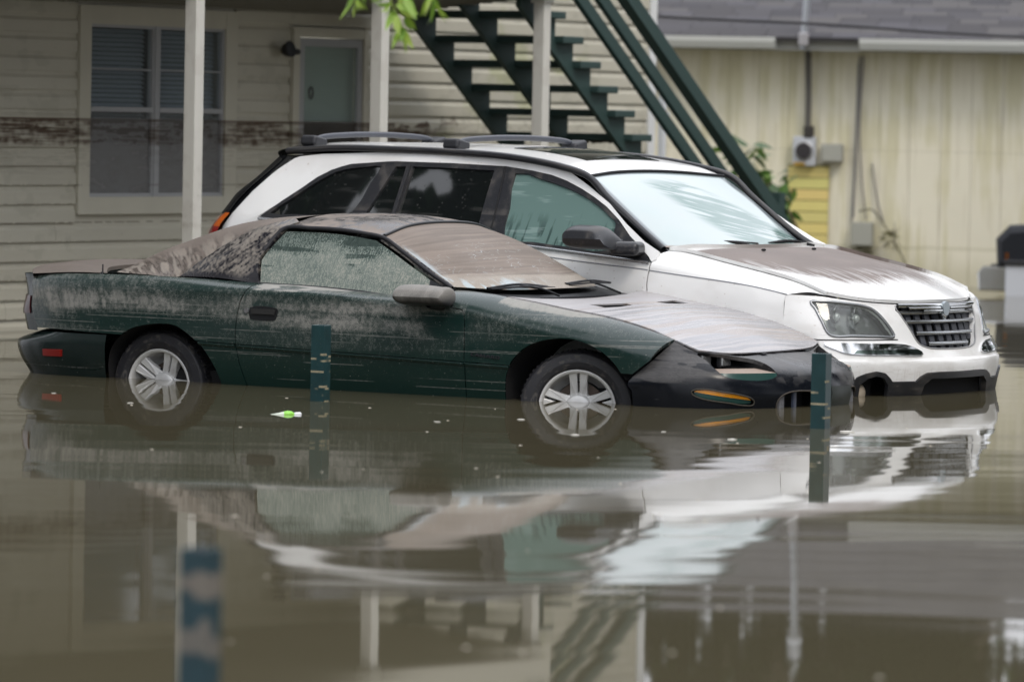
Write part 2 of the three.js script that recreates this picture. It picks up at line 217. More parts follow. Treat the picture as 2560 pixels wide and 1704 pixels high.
// porch: soffit boards, beam, posts
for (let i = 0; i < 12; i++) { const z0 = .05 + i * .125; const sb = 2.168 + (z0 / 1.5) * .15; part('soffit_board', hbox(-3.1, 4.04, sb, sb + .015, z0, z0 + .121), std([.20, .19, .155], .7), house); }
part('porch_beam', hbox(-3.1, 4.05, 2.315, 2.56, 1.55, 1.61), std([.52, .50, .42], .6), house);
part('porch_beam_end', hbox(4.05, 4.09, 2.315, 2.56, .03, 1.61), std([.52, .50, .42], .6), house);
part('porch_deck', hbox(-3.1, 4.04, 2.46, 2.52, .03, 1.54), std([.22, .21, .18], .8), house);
part('eave', hbox(-3.2, 8.4, 4.40, 4.52, -.2, 1.0), std([.45, .43, .38], .7), house);
const postTex = bake(256, 512, (u, v) => { const y = v * 2.7 - .45; const a = fbm(u * 6, y * 14, 4, 4), sp = vn(u * 50, y * 120, 8); let d = .10 * sst(.5, .7, a) + (sp > .93 && a > .5 && y < 1.1 ? .35 : 0); const ring = sst(.03, .0, Math.abs(y - .72 - .02 * a)) * .35 * a; d = clamp(d + ring); return { c: [.60, .585, .53].map((q, k) => mix(q, [.20, .16, .11][k], d)), r: .5 }; });
const PW = .092;
[[-.145, 'white square porch post at the left, in front of the house window'], [1.953, 'white square porch post between the house door and the stairs'], [3.99, 'white square porch post standing in front of the green stairs']].forEach(([t, label]) => {
  const c = house.localToWorld(new THREE.Vector3(t, 0, 1.5)); house.updateMatrixWorld(); const w = new THREE.Vector3(t, 0, 1.5).applyMatrix4(house.matrixWorld);
  const p = thing('porch_post', label, 'post', [w.x, 0, w.z], PHI, 'white porch posts'); const g = box(PW, 2.76, PW, 0, .95, 0, .008); { const q = g.attributes.position, uv = g.attributes.uv; for (let i = 0; i < q.count; i++) uv.setXY(i, (q.getX(i) + q.getZ(i)) * 2 + .5, (q.getY(i) + .45) / 2.7); }
  part('shaft', g, withTex(std([1, 1, 1], 1), postTex), p); part('base_trim', box(PW + .03, .12, PW + .03, 0, -.36, 0, .006), std([.55, .54, .49], .5), p); part('cap_trim', box(PW + .03, .05, PW + .03, 0, 2.29, 0, .006), std([.55, .54, .49], .5), p); });
// wall lantern
{ house.updateMatrixWorld(); const w = new THREE.Vector3(2.93, 1.895, .03).applyMatrix4(house.matrixWorld); const l = thing('wall_lamp', 'black floodlight fixed to the wall left of the door, unlit', 'lamp', [w.x, w.y, w.z], PHI);
  const bk = std([.008, .008, .010], .45); const hd = new THREE.LatheGeometry([[.0, -.03], [.035, -.028], [.05, 0], [.062, .05], [.058, .055], [.0, .05]].map(p => new THREE.Vector2(p[0], p[1])), 24); hd.scale(.95, .8, .95); hd.rotateX(Math.PI / 2 - .25); hd.translate(-.055, 0, .05); part('lamp_head', hd, bk, l); part('lamp_arm', tube([[-.05, 0, .05], [.03, -.006, .05], [.10, -.008, .045], [.125, -.008, .0]], .020, 14, 8), bk, l); const pl = new THREE.CylinderGeometry(.035, .04, .02, 20); pl.rotateX(Math.PI / 2); pl.translate(.125, -.006, .0); part('wall_plate', pl, bk, l); }
// things on the window sill inside
{ const w = new THREE.Vector3(1.13, 1.02, -.03).applyMatrix4(house.matrixWorld); const s = thing('animal_skull', 'pale horned animal skull hanging behind the lower left window pane', 'skull', [w.x, w.y, w.z], PHI); const bone = std([.55, .50, .42], .7); const g = new THREE.LatheGeometry([[0, -.13], [.02, -.125], [.028, -.06], [.032, 0], [.05, .05], [.055, .075], [.03, .10], [0, .105]].map(p => new THREE.Vector2(p[0], p[1])), 16); g.scale(1, 1, .4); part('skull', g, bone, s); for (const k of [-1, 1]) part('horn', tube([[k * .04, .08, 0], [k * .09, .095, .0], [k * .12, .13, 0]], .010, 10, 6), bone, s);
  const w2 = new THREE.Vector3(.775, .972, -.03).applyMatrix4(house.matrixWorld); const sg = thing('window_sign', 'small orange sign leaning inside the lower left window pane', 'sign', [w2.x, w2.y, w2.z], PHI); part('sign_board', box(.12, .15, .006, 0, 0, 0), std([.10, .10, .11], .6), sg); part('sign_face', box(.10, .105, .003, -.002, .012, .0046), std([.42, .075, .03], .6), sg); for (let i = 0; i < 3; i++) part('sign_mark', box(.07 - .012 * (i % 2), .012, .002, 0, .045 - i * .03, .0075), std([.12, .02, .015], .6), sg); }
// ================================================================== outside stairs along the house wall
{ const st = thing('staircase', 'dark green open staircase climbing along the house wall behind the white car', 'stairs', [-3.239435, 0, -31.43427], PHI);
  const gTex = bake(512, 512, (u, v) => { const a = fbm(u * 20, v * 20, 4, 5), g = vn(u * 200, v * 200, 2); return { c: [.020, .050, .046].map((q, k) => mix(q * (.8 + .4 * a), [.16, .14, .11][k], (g > .95 ? .25 : 0) + .06 * a)), r: .45 + .2 * a }; }, 'cr', THREE.RepeatWrapping);
  const gm = withTex(std([1, 1, 1], 1), gTex), mudMat = std([.05, .036, .028], .85);
  const RUN = .246, RISE = .173, T0 = 4.607, YY0 = 2.04, K0 = -2, K1 = 13, q0 = .34, q1 = 1.40;
  const TX = k => T0 + RUN * k, TY = k => YY0 - RISE * k;
  for (const q of [q0, .87, q1 - .04]) { const s = new THREE.Shape(); const bot = t => 2.04 - .703 * (t - 4.14); const ta = TX(K0) - RUN - .01; s.moveTo(ta, bot(ta)); s.lineTo(ta, TY(K0) - .04); for (let k = K0; k <= K1; k++) { s.lineTo(TX(k) - .035, TY(k) - .04); s.lineTo(TX(k) - .035, TY(k + 1) - .04); } const te = TX(K1) - .035; s.lineTo(te, bot(te)); s.closePath(); const g = new THREE.ExtrudeGeometry(s, { depth: .04, bevelEnabled: false }); g.translate(0, 0, q); part('stringer', g, gm, st); }
  for (let k = K0; k <= K1; k++) { part('tread', box(.278, .052, q1 - q0 + .10, TX(k) - .139 + .0, TY(k) - .026, (q0 + q1) / 2 + .02, .008), gm, st); }
  { const rag = []; for (let i = 0; i < 30; i++) { const z = mix(q0 + .1, q1 - .1, i / 29); rag.push(box(.012, .02 + .03 * rnd(), .030, TX(4) - .02, TY(4) - .055, z)); } part('debris_fringe', rag, mudMat, st); }
  const railLine = (off, w, h, z, t0 = 3.55, t1 = 8.1) => { const y = t => YY0 - .703 * (t - T0) + off; return bar([t0, y(t0), z], [t1, y(t1), z], w, h); };
  for (const z of [q1 + .04]) { part('handrail', railLine(.745, .09, .105, z), gm, st); part('middle_rail', railLine(.475, .045, .092, z), gm, st); part('lower_rail', railLine(.26, .045, .092, z), gm, st); }
  for (const k of [K1 - 1]) part('newel_post', box(.09, 1.1, .09, TX(k) + .05, TY(k) + .4, q1 + .0), gm, st);
}
// ================================================================== low house at the back right
const B2 = 12 * Math.PI / 180;
const low = thing('low_house', 'low cream panelled house with grey shingle roof at the back right', 'house', [4.0413, 0, -43.38935], -B2);
{ const X0 = -3.6, X1 = 6;
  const wTex = bake(2048, 512, (u, v) => { const x = X0 + u * (X1 - X0), y = -.5 + v * 2.8; const a = fbm(x * 1.6, y * 2.2, 4, 5), st = fbm(x * 14, y * 1.1, 4, 9), b = fbm(x * 7, y * 7, 3, 17), g = vn(x * 90, y * 90, 2); let c = [.82, .775, .62].map(q => q * (.90 + .16 * a)); const alg = clamp(.45 * sst(.48, .66, st * .6 + a * .45)); c = c.map((q, k) => mix(q, [.52, .48, .24][k], alg)); const tide = sst(.30, .0, y - .1 * b) * .35 + sst(.025, .0, Math.abs(y - .33 - .02 * b)) * .35; c = c.map((q, k) => mix(q, [.36, .33, .17][k], clamp(tide))); const stain = sst(.62, .74, fbm(x * 30, y * 1.6, 3, 21)) * .16; c = c.map((q, k) => mix(q, [.33, .28, .15][k], stain)); if (g > .985) c = c.map(q => q * .75); return { c, r: .75 }; });
  const wm = withTex(std([1, 1, 1], 1), wTex); const uvw = g => { const p = g.attributes.position, uv = new Float32Array(p.count * 2); for (let i = 0; i < p.count; i++) { uv[2 * i] = (p.getX(i) - X0) / (X1 - X0); uv[2 * i + 1] = (p.getY(i) + .5) / 2.8; } g.setAttribute('uv', new THREE.BufferAttribute(uv, 2)); return g; };
  part('wall_core', uvw(box(X1 - X0, 2.7, .2, (X0 + X1) / 2, .80, -.125)), std([.36, .33, .22], .8), low);
  for (let x = X0 + .05, i = 0; x < X1; x += .279, i++) { const w = Math.min(.2755, X1 - x); part('wall_panel', uvw(box(w, 1.688, .022, x + w / 2, .364, -.011 + (i % 3) * .0008)), wm, low); part('wall_panel', uvw(box(w, .895, .022, x + w / 2, 1.658, -.010 + (i % 2) * .0008)), wm, low); }
  part('soffit', box(X1 - X0 + .6, .02, .40, (X0 + X1) / 2, 2.125, .17), std([.34, .33, .29], .8), low); part('fascia_board', box(X1 - X0 + .6, .13, .025, (X0 + X1) / 2, 2.165, .375), std([.36, .36, .33], .7), low);
  const gut = (a, b) => { const s = new THREE.Shape(); [[0, 0], [.07, 0], [.10, .06], [.105, .10], [.095, .10], [.088, .055], [.066, .012], [.01, .012], [.01, .10], [0, .10]].forEach((p, i) => i ? s.lineTo(p[0], p[1]) : s.moveTo(p[0], p[1])); const g = new THREE.ExtrudeGeometry(s, { depth: b - a, bevelEnabled: false }); g.rotateY(-Math.PI / 2); g.translate(b, 2.115, .390); return g; };
  part('gutter', gut(-3.7, -1.66), std([.62, .63, .60], .45), low); part('gutter', gut(-.90, 6), std([.62, .63, .60], .45), low);
  // shingle roof: overlapping strips of tabs
  const tones = [[.042, .040, .045], [.056, .053, .058], [.078, .073, .073], [.048, .045, .048], [.066, .063, .071]].map(c => std(c, .9)); const PITCH = Math.atan2(1.15, 4.2), SL = 4.36;
  const rg = new THREE.Group(); rg.name = 'roof'; low.add(rg); rg.position.set(0, 2.215, .46); rg.rotation.x = PITCH; // runs back and up
  part('roof_deck', box(X1 - X0 + .9, .03, SL, (X0 + X1) / 2, -.02, -SL / 2), std([.12, .115, .12], .9), rg);
  const geos = [.30, .36, .42].map(w => box(w - .006, .012, .150, 0, 0, 0));
  const rest = [];
  for (let r = 0; r < 30; r++) { let x = X0 - .45 + rr(0, .3); const z = -.06 - r * .14; while (x < X1 + .3) { const gi = Math.floor(rnd() * 3), w = [.30, .36, .42][gi]; if (r < 7 && x > -3.7 && x < 1.2) { const m = part('shingle', geos[gi], tones[Math.floor(rnd() * 5)], rg); m.position.set(x + w / 2, .004 + .003 * rnd(), z); m.rotation.x = .05; } else { const g = geos[gi].clone(); g.rotateX(.05); g.translate(x + w / 2, .004 + .003 * rnd(), z); rest.push([g, Math.floor(rnd() * 5)]); } x += w; } }
  for (let t = 0; t < 5; t++) part('upper_shingles', rest.filter(q => q[1] === t).map(q => q[0]), tones[t], rg).userData.kind = 'stuff';
  part('ridge_cap', box(X1 - X0 + .9, .05, .25, (X0 + X1) / 2, .02, -SL), tones[1], rg);
  part('back_slope', box(X1 - X0 + .9, .03, 3, (X0 + X1) / 2, 2.215 + 1.15 - .42, -4.95).rotateX(0), tones[0], low).rotation.x = 0;
}
low.updateMatrixWorld();
const onLow = (x, y, z = 0) => new THREE.Vector3(x, y, z).applyMatrix4(low.matrixWorld).toArray();
{ // meter, boxes, conduits on that wall
  const grey = std([.42, .43, .44], .5), dgrey = std([.20, .20, .18], .6), blk = std([.04, .035, .03], .7);
  const m = thing('electric_meter', 'pale grey electric meter box with a round dark glass on the cream wall', 'meter', onLow(-1.432, 1.06, .02), -B2); part('meter_box', box(.205, .27, .10, 0, .135, .05, .012), std([.55, .57, .60], .45), m); const dl = new THREE.CylinderGeometry(.072, .075, .06, 28); dl.rotateX(Math.PI / 2); dl.translate(0, .138, .125); part('meter_glass', dl, phy([.045, .04, .045], .15), m); part('meter_ring', new THREE.TorusGeometry(.078, .010, 8, 28).translate(0, .138, .103), std([.6, .6, .6], .3, { metalness: .7 }), m); part('warning_tag', box(.10, .028, .004, -.04, .018, .104), std([.62, .36, .03], .6), m);
  const b2 = thing('breaker_box', 'grey breaker box beside the electric meter on the cream wall', 'box', onLow(-1.178, 1.10, .02), -B2); part('box_body', box(.195, .165, .09, 0, .083, .045, .008), std([.34, .34, .30], .6), b2); part('box_lid', box(.18, .15, .012, 0, .083, .095, .004), std([.38, .38, .33], .6), b2);
  const yp = thing('yellow_panel', 'yellow slatted panel on the wall below the electric meter', 'panel', onLow(-1.398, 0, .02), -B2); for (let i = 0; i < 11; i++) part('slat', box(.372, .094, .014 + .003 * (i % 2), 0, -.02 + i * .1025, .007), std([.68 + .04 * (i % 3), .60 + .03 * (i % 2), .22], .7), yp); part('panel_back', box(.376, 1.09, .004, 0, .53, -.004), std([.25, .22, .08], .8), yp);
  const jb = thing('junction_box', 'dirty grey junction box low on the cream wall with debris under it', 'box', onLow(-.885, .34, .02), -B2); part('box_body', box(.20, .22, .10, 0, .115, .05, .008), std([.33, .33, .28], .7), jb); part('box_lid', box(.18, .20, .012, 0, .115, .106, .004), std([.36, .36, .31], .7), jb);
  const mast = thing('service_mast', 'grey service mast rising from the meter through the eave to a weatherhead', 'pipe', onLow(-1.405, 1.33, .10), -B2); part('conduit', tube([[0, 0, 0], [0, .35, 0], [-.01, .8, .02]], .028, 16, 10), std([.10, .095, .085], .6), mast); part('mast_pipe', tube([[-.01, .78, .35], [.02, 1.2, .36], [.035, 1.85, .36]], .030, 16, 10), std([.40, .42, .45], .4, { metalness: .5 }), mast); part('mast_clamp', box(.09, .12, .09, 0, .87, .36, .015), std([.33, .32, .33], .6), mast); part('weatherhead', new THREE.SphereGeometry(.075, 16, 12).scale(1, 1.2, 1.1).translate(.035, 1.90, .36), std([.5, .52, .55], .4), mast); part('meter_hub', box(.09, .11, .08, .01, .04, -.01, .012), blk, mast);
  const cd = thing('wall_conduit', 'thin grey conduits and cables running down the cream wall to the junction box', 'cable', onLow(-.95, .5, .03), -B2); for (const P of [[[.0, 1.56, 0], [-.01, .9, .01], [-.03, .1, 0]], [[.03, 1.56, 0], [.01, 1.0, .015], [.035, .5, .01], [.09, .08, .02]], [[-.01, 1.5, .01], [-.025, .6, .012], [-.045, .05, 0]], [[.13, .6, 0], [.19, .25, .01], [.25, .05, .0]]]) part('cable', tube(P, .009, 24, 6), std([.22, .21, .20], .6), cd);
  const cb = thing('overhead_cable', 'dark power cable sagging across in front of the grey roof', 'cable', [0, 0, 0]); part('cable', tube([[-4, 2.62, -40], [1.1, 2.315, -40], [2.45, 2.28, -40.1], [4.27, 2.205, -40.2], [9, 2.25, -40.5]], .014, 60, 6), std([.03, .03, .035], .6), cb);
  const dp = thing('downpipe', 'pale downpipe at the corner of the clapboard house behind the stair rails', 'pipe', new THREE.Vector3(8.10, 0, .06).applyMatrix4(house.matrixWorld).toArray(), PHI); part('pipe', box(.055, 2.2, .05, 0, .65, 0, .012), std([.62, .64, .66], .45), dp); part('strap', box(.09, .03, .08, 0, 1.5, 0, .004), std([.55, .56, .58], .5), dp);
}
// ================================================================== the white crossover behind
{
const YAW = 36 * Math.PI / 180;
const car = thing('crossover_car', 'white crossover wagon with black trim and mud on its bonnet, behind the green coupe', 'car', [2.39847, 0, -26.22509], -YAW);
const ZM = [[-4.85, .55], [-4.72, .74], [-4.6, .82], [-4.4, .885], [-4.0, .935], [-3, .965], [-1.5, .98], [-1.0, .975], [-.7, .958], [-.6, .940], [-.5, .912], [-.35, .85]];
const YB = [[-4.6, .87], [-4.2, .852], [-3.3, .825], [-2.5, .775], [-2.0, .735], [-1.36, .685], [-.9, .66], [-.3, .60]];
const Z2 = (x, y) => { const zm = tab(ZM, x), yB = tab(YB, x); return zm - (y < .45 ? .25 * (.45 - y) ** 2 : y < yB ? .05 * ((y - .45) / (yB - .45)) ** 2 : .05 + .58 * (y - yB)); };
const sf = (x, y) => [x, y, Z2(x, y)];
const mir = h => [...h, ...h.slice(0, -1).reverse().map(p => [p[0], p[1], -p[2]])];
const at = (y, l) => mir(l.map(p => [p[0], y, p[1]]));
const f2 = a => a.map(p => [p[0], p[1], -p[2]]);
const both = (name, g, mat, parent = car) => { const l = Array.isArray(g) ? g : [g]; const r = []; for (const m of [1, -1]) r.push(part(name, m > 0 ? l.map(q => q.clone()) : l.map(mirrorZ), mat, parent)); return r; };
// paint with rain spots and silt specks
const whiteTex = bake(1024, 512, (u, v) => { const x = u * 5, y = v * 1.6; const a = fbm(x * 4, y * 6, 4, 3), g = h2(Math.floor(x * 190), Math.floor(y * 190), 4), gz = h2(Math.floor(x * 95), Math.floor(y * 95), 41), dr = fbm(x * 50, y * 4, 3, 8); let d = .14 * sst(.45, .8, a) + .10 * sst(.5, .75, fbm(x * 9, y * 40, 3, 66)) * sst(.75, .5, y) + (g > .9965 && a > .48 ? .55 : 0) + (gz > .998 && a > .5 ? .5 : 0) + .18 * sst(.62, .8, dr) * sst(.62, .5, y); d = clamp(d); return { c: [0, 1, 2].map(k => mix([.81, .81, .795][k], [.33, .27, .22][k], d)), r: mix(.12, .6, d) }; });
const uvS = p => [(p[0] + 4.9) / 5, (p[1] + .2) / 1.6];
const white = withTex(phy([1, 1, 1], 1), whiteTex);
const trimTex = bake(512, 512, (u, v) => { const g = vn(u * 260, v * 260, 4), a = fbm(u * 12, v * 12, 4, 6); const d = (g > .9 ? .28 : 0) + .18 * sst(.5, .8, a); return { c: [0, 1, 2].map(k => mix([.016, .017, .020][k], [.24, .21, .18][k], d)), r: .38 + .4 * d }; }, 'cr', THREE.RepeatWrapping);
const trim = withTex(std([1, 1, 1], 1), trimTex);
const gloss = phy([.012, .013, .015], .25), deep = std([.006, .006, .007], .8), chrome = std([.72, .73, .74], .10, { metalness: 1 }), seal = std([.013, .013, .015], .7);
const uvT = p => [p[0] * 1.1, p[1] * 1.1];
// ---- side
const qop = [[-4.188, .848], [-4.038, .946], [-3.924, 1.024], [-3.841, 1.087], [-3.75, 1.133], [-3.685, 1.154], [-3.619, 1.17], [-3.357, 1.19]];
const wtop = [[-3.30, 1.192], [-2.909, 1.19], [-2.523, 1.18], [-2.345, 1.161], [-2.201, 1.139], [-2.087, 1.109], [-1.97, 1.067], [-1.865, 1.022], [-1.765, .972], [-1.66, .905], [-1.55, .818], [-1.444, .751], [-1.39, .714], [-1.360, .686]];
const rail = [[-4.031, 1.208], [-3.871, 1.226], [-3.36, 1.246], [-2.931, 1.244], [-2.535, 1.226], [-2.294, 1.203], [-2.113, 1.174], [-1.925, 1.085], [-1.755, .995], [-1.605, .890], [-1.44, .792], [-1.33, .744]];
const beltLine = (a, b, n = 14) => Array.from({ length: n + 1 }, (_, i) => { const x = mix(a, b, i / n); return [x, mix(.848, .684, (x + 4.188) / 2.83) + .02 * Math.sin(Math.PI * (x + 4.188) / 2.83)]; });
const tailIn = [[-4.56, -.12], [-4.56, .30], [-4.52, .62], [-4.50, .716], [-4.501, .763], [-4.417, .856]];
const pilIn = [[-4.414, .860], [-4.31, .997], [-4.173, 1.129], [-4.099, 1.186]];
both('body_side', panel(sf, [...tailIn, ...pilIn, ...rail, [-1.33, .70], [-1.356, .684], ...wtop.slice(0, -1).reverse(), ...qop.slice().reverse(), ...beltLine(-4.18, -3.36), [-3.36, .6], [-3.38, -.12]], { edge: .05, hem: .03, uvFn: uvS, gap: .002 }), white);
both('rear_door', panel(sf, [[-3.37, -.12], [-3.35, .6], [-3.352, .80], ...beltLine(-3.35, -2.48), [-2.462, -.12]], { edge: .05, hem: .03, uvFn: uvS, gap: .003 }), white);
both('front_door', panel(sf, [[-2.458, -.12], [-2.47, .78], ...beltLine(-2.46, -1.362), [-1.359, .612], [-1.359, .563], [-1.343, .472], [-1.35, -.12]], { edge: .05, hem: .03, uvFn: uvS, gap: .003 }), white);
// fender: side up to the crease, then rolled over to the bonnet line
const crease = [[-1.352, .637], [-.97, .604], [-.75, .583], [-.601, .560], [-.50, .535]];
const fenS = panel(sf, [[-1.345, -.12], [-1.338, .472], [-1.354, .563], [-1.354, .612], [-1.352, .637], ...crease.slice(1), [-.50, -.12]], { edge: .05, hem: 0, uvFn: uvS });
const cr3 = [[-1.352, .637], [-1.16, .620], [-.97, .604], [-.75, .583], [-.601, .560], [-.49, .537]].map(([x, y]) => [x, y + .001, Z2(x, y)]);
const fenU = [[-1.352, .684, .925], [-1.16, .668, .915], [-.97, .646, .905], [-.76, .614, .885], [-.60, .580, .87], [-.46, .545, .855]], fenT = [[-1.335, .743, .79], [-1.217, .734, .775], [-.96, .686, .765], [-.72, .642, .76], [-.52, .598, .755], [-.335, .536, .755]];
const fenA = cr3.map((p, i) => [mix(p[0], fenU[i][0], .5), mix(p[1], fenU[i][1], .5), mix(p[2], fenU[i][2], .5) + .006]), fenB = fenU.map((p, i) => [mix(p[0], fenT[i][0], .5), mix(p[1], fenT[i][1], .5) + .012, mix(p[2], fenT[i][2], .5) + .01]);
both('front_fender', [fenS, patch(loftFn([cr3, fenA, fenU, fenB, fenT]), 40, 20, uvS)], white);
// pinstripe-like feature line on the doors and fender
both('side_line', [tube([[-2.44, .722, Z2(-2.44, .722)], [-1.886, .676, Z2(-1.886, .676)], [-1.365, .640, Z2(-1.365, .64)]], .0035, 20, 5)], std([.25, .26, .28], .5));
both('fender_line', [tube(cr3.map(p => [p[0], p[1], p[2] + .001]), .0032, 30, 5)], std([.25, .26, .28], .5));
// ---- daylight opening: black surround with the panes set into it
const dlo = [...beltLine(-4.17, -1.40, 24), ...wtop.slice(0, -1).reverse(), ...qop.slice(1).reverse()];
const qg = spl([[-4.092, .874], [-3.992, .947], [-3.886, 1.021], [-3.80, 1.077], [-3.71, 1.122], [-3.609, 1.145], [-3.50, 1.156], [-3.398, 1.160], [-3.43, 1.06], [-3.488, .888], [-3.66, .872], [-3.9, .872]], 2, true);
const rf = [[-3.291, 1.162], [-3.219, 1.164], [-3.196, .86], [-3.395, .86]];
const rg = [[-3.172, 1.165], [-2.897, 1.162], [-2.598, 1.155], [-2.588, 1.0], [-2.568, .815], [-2.9, .838], [-3.158, .852]];
const fg = spl([[-2.447, 1.142], [-2.257, 1.113], [-2.109, 1.08], [-1.956, 1.034], [-1.828, .981], [-1.727, .924], [-1.66, .876], [-1.645, .80], [-1.66, .735], [-1.874, .742], [-2.171, .766], [-2.372, .784], [-2.405, .95]], 2, true);
both('window_surround', panel(sf, dlo, { holes: [qg, rf, rg, fg], edge: .05, hem: .018, lift: .004, uvFn: uvT }), trim);
const tint = (seedN, dark) => { const t = bake(512, 256, (u, v) => { const x = u * 5, y = v * 1.6, g = vn(x * 300, y * 300, seedN), w = fbm(x * 3, y * 30, 3, seedN + 3); const d = (g > .93 ? .10 : 0) + .05 * sst(.58, .75, w); return { c: [0, 1, 2].map(k => mix(dark[k], [.35, .33, .31][k], d)), r: .03 + .5 * d }; }); return withTex(phy([1, 1, 1], 1, { ior: 1.6 }), t); };
const darkGlass = tint(3, [.008, .010, .010]);
both('quarter_window', panel(sf, qg, { edge: .06, hem: .004, lift: -.008, uvFn: uvS }), darkGlass);
both('rear_vent_window', panel(sf, rf, { edge: .06, hem: .004, lift: -.008, uvFn: uvS }), darkGlass);
both('rear_door_window', panel(sf, rg, { edge: .06, hem: .004, lift: -.008, uvFn: uvS }), darkGlass);
// misted front glass
const fogTex = bake(512, 512, (u, v) => { const x = -2.5 + u, y = .7 + v * .5; const st = fbm(x * 5, y * 50, 3, 4), run = fbm(x * 60, y * 6, 3, 9), a = fbm(x * 7, y * 9, 3, 15); let clear = sst(.50, .68, run * .6 + a * .5) * sst(1.0, .78, y) * .75; clear = Math.max(clear, .15); const w = sst(.6, .76, st) * .5; return { c: [0, 1, 2].map(k => mix(mix([.150, .235, .215][k], [.035, .065, .06][k], clear), [.30, .40, .38][k], w * (1 - clear * .4))), r: .10, t: clear * .4 }; }, 'crt');
const fogGlass = withTex(phy([1, 1, 1], 1, { thickness: 0, ior: 1.5 }), fogTex);
both('front_door_window', panel(sf, fg, { edge: .06, hem: .004, lift: -.008, uvFn: p => [p[0] + 2.5, (p[1] - .7) / .5] }), fogGlass);
both('mirror_sail', panel(sf, [[-1.66, .892], [-1.53, .803], [-1.40, .716], [-1.362, .683], [-1.52, .700], [-1.64, .72]], { edge: .06, hem: .01, lift: .012, uvFn: uvT }), trim);
both('belt_moulding', tube(beltLine(-4.17, -1.365, 10).map(([x, y]) => [x, y - .006, Z2(x, y) + .008]), .010, 60, 6), std([.50, .51, .53], .25, { metalness: .8 }));
both('door_seal', tube([[-2.530, 1.181, Z2(-2.53, 1.181) + .007], [-2.495, .98, Z2(-2.495, .98) + .007], [-2.470, .79, Z2(-2.47, .79) + .007]], .005, 12, 5), deep);
both('vent_divider', bar([-3.196, 1.168, Z2(-3.196, 1.168) + .003], [-3.177, .86, Z2(-3.177, .86) + .003], .026, .026), trim);
// ---- rear pillar, lamp, spoiler
const pilOut = [[-4.52, .862], [-4.48, .92], [-4.435, .988], [-4.316, 1.085], [-4.198, 1.205]].map(([x, y]) => [x - .02, y, Z2(x, y) - .03]), pilI = [[-4.414, .858], [-4.37, .925], [-4.31, .997], [-4.18, 1.118], [-4.05, 1.206]].map(([x, y]) => [x, y, Z2(x, y) + .001]);
both('rear_pillar', patch(loftFn([pilOut, pilOut.map((p, i) => [mix(p[0], pilI[i][0], .45), mix(p[1], pilI[i][1], .45), mix(p[2], pilI[i][2], .45) + .012]), pilI]), 24, 8, uvT), gloss);
const lampR = (y, a) => a.map(p => [p[0], y, p[1]]);
const lf = loftFn([lampR(.30, [[-4.505, .866], [-4.58, .835], [-4.66, .77], [-4.72, .67]]), lampR(.55, [[-4.50, .872], [-4.585, .84], [-4.67, .77], [-4.735, .66]]), lampR(.72, [[-4.498, .868], [-4.575, .832], [-4.65, .765], [-4.71, .66]]), lampR(.80, [[-4.47, .862], [-4.545, .822], [-4.61, .755], [-4.665, .66]]), lampR(.868, [[-4.41, .852], [-4.485, .805], [-4.55, .74], [-4.60, .65]])]);
for (const m of [1, -1]) { const q = g => m > 0 ? g : mirrorZ(g); const t = part('tail_lamp', q(patch((a, t) => lf(a, t * .70), 14, 14)), phy([.30, .010, .012], .12, { clearcoat: .5 }), car); part('amber_lens', q(patch((a, t) => lf(a, .70 + t * .30), 14, 8)), phy([.62, .12, .008], .12, { clearcoat: .5 }), t); }
part('tailgate', patch(loftFn([at(-.12, [[-4.56, .86], [-4.70, .72], [-4.78, .4], [-4.80, 0]]), at(.4, [[-4.52, .865], [-4.72, .70], [-4.82, .4], [-4.84, 0]]), at(.86, [[-4.43, .845], [-4.60, .66], [-4.70, .4], [-4.72, 0]]), at(1.21, [[-4.14, .67], [-4.22, .60], [-4.28, .4], [-4.30, 0]])]), 40, 24, uvS), gloss, car);
part('roof_spoiler', [patch(loftFn([mir([[-3.95, 1.262, .66], [-4.02, 1.285, .4], [-4.05, 1.293, 0]]), mir([[-4.12, 1.252, .665], [-4.20, 1.276, .4], [-4.24, 1.284, 0]]), mir([[-4.215, 1.232, .65], [-4.32, 1.25, .4], [-4.36, 1.256, 0]]), mir([[-4.20, 1.200, .655], [-4.30, 1.215, .4], [-4.34, 1.22, 0]])]), 40, 12, uvT)], gloss, car);
// ---- roof
const rN = [[-4.05, 1.255, .66], [-3.3, 1.268, .655], [-2.9, 1.266, .65], [-2.52, 1.244, .65], [-2.16, 1.198, .66], [-1.965, 1.143, .67]], rM = [[-4.05, 1.288, .36], [-3.3, 1.294, .36], [-2.9, 1.289, .36], [-2.52, 1.268, .355], [-2.2, 1.222, .35], [-2.02, 1.160, .345]], rC = [[-4.05, 1.296, 0], [-3.3, 1.302, 0], [-2.9, 1.297, 0], [-2.52, 1.276, 0], [-2.2, 1.230, 0], [-2.03, 1.166, 0]];
const roofL = loftFn([rN, rM, rC, f2(rM), f2(rN)]);
const roof = part('roof', patch((a, t) => roofL(t, a), 40, 40, p => [(p[0] + 4.9) / 5, (p[2] + 1) / 2]), withTex(phy([1, 1, 1], 1), whiteTex), car);
part('sunroof', panel((t, a) => roofL(clamp(t), clamp(a)), [[.50, .24], [.50, .76], [.80, .76], [.80, .24]], { edge: .06, hem: .01, lift: .004, out: 1 }), phy([.012, .016, .015], .05, { ior: 1.55 }), roof);
both('roof_rail', tube([[-4.14, 1.238, .655], [-3.75, 1.262, .672], [-3.37, 1.262, .675], [-2.95, 1.256, .674], [-2.51, 1.236, .69], [-2.14, 1.189, .70], [-1.93, 1.136, .725], [-1.795, 1.028, .735], [-1.655, .926, .742], [-1.518, .83, .75], [-1.39, .750, .765]], .020, 90, 8), trim);
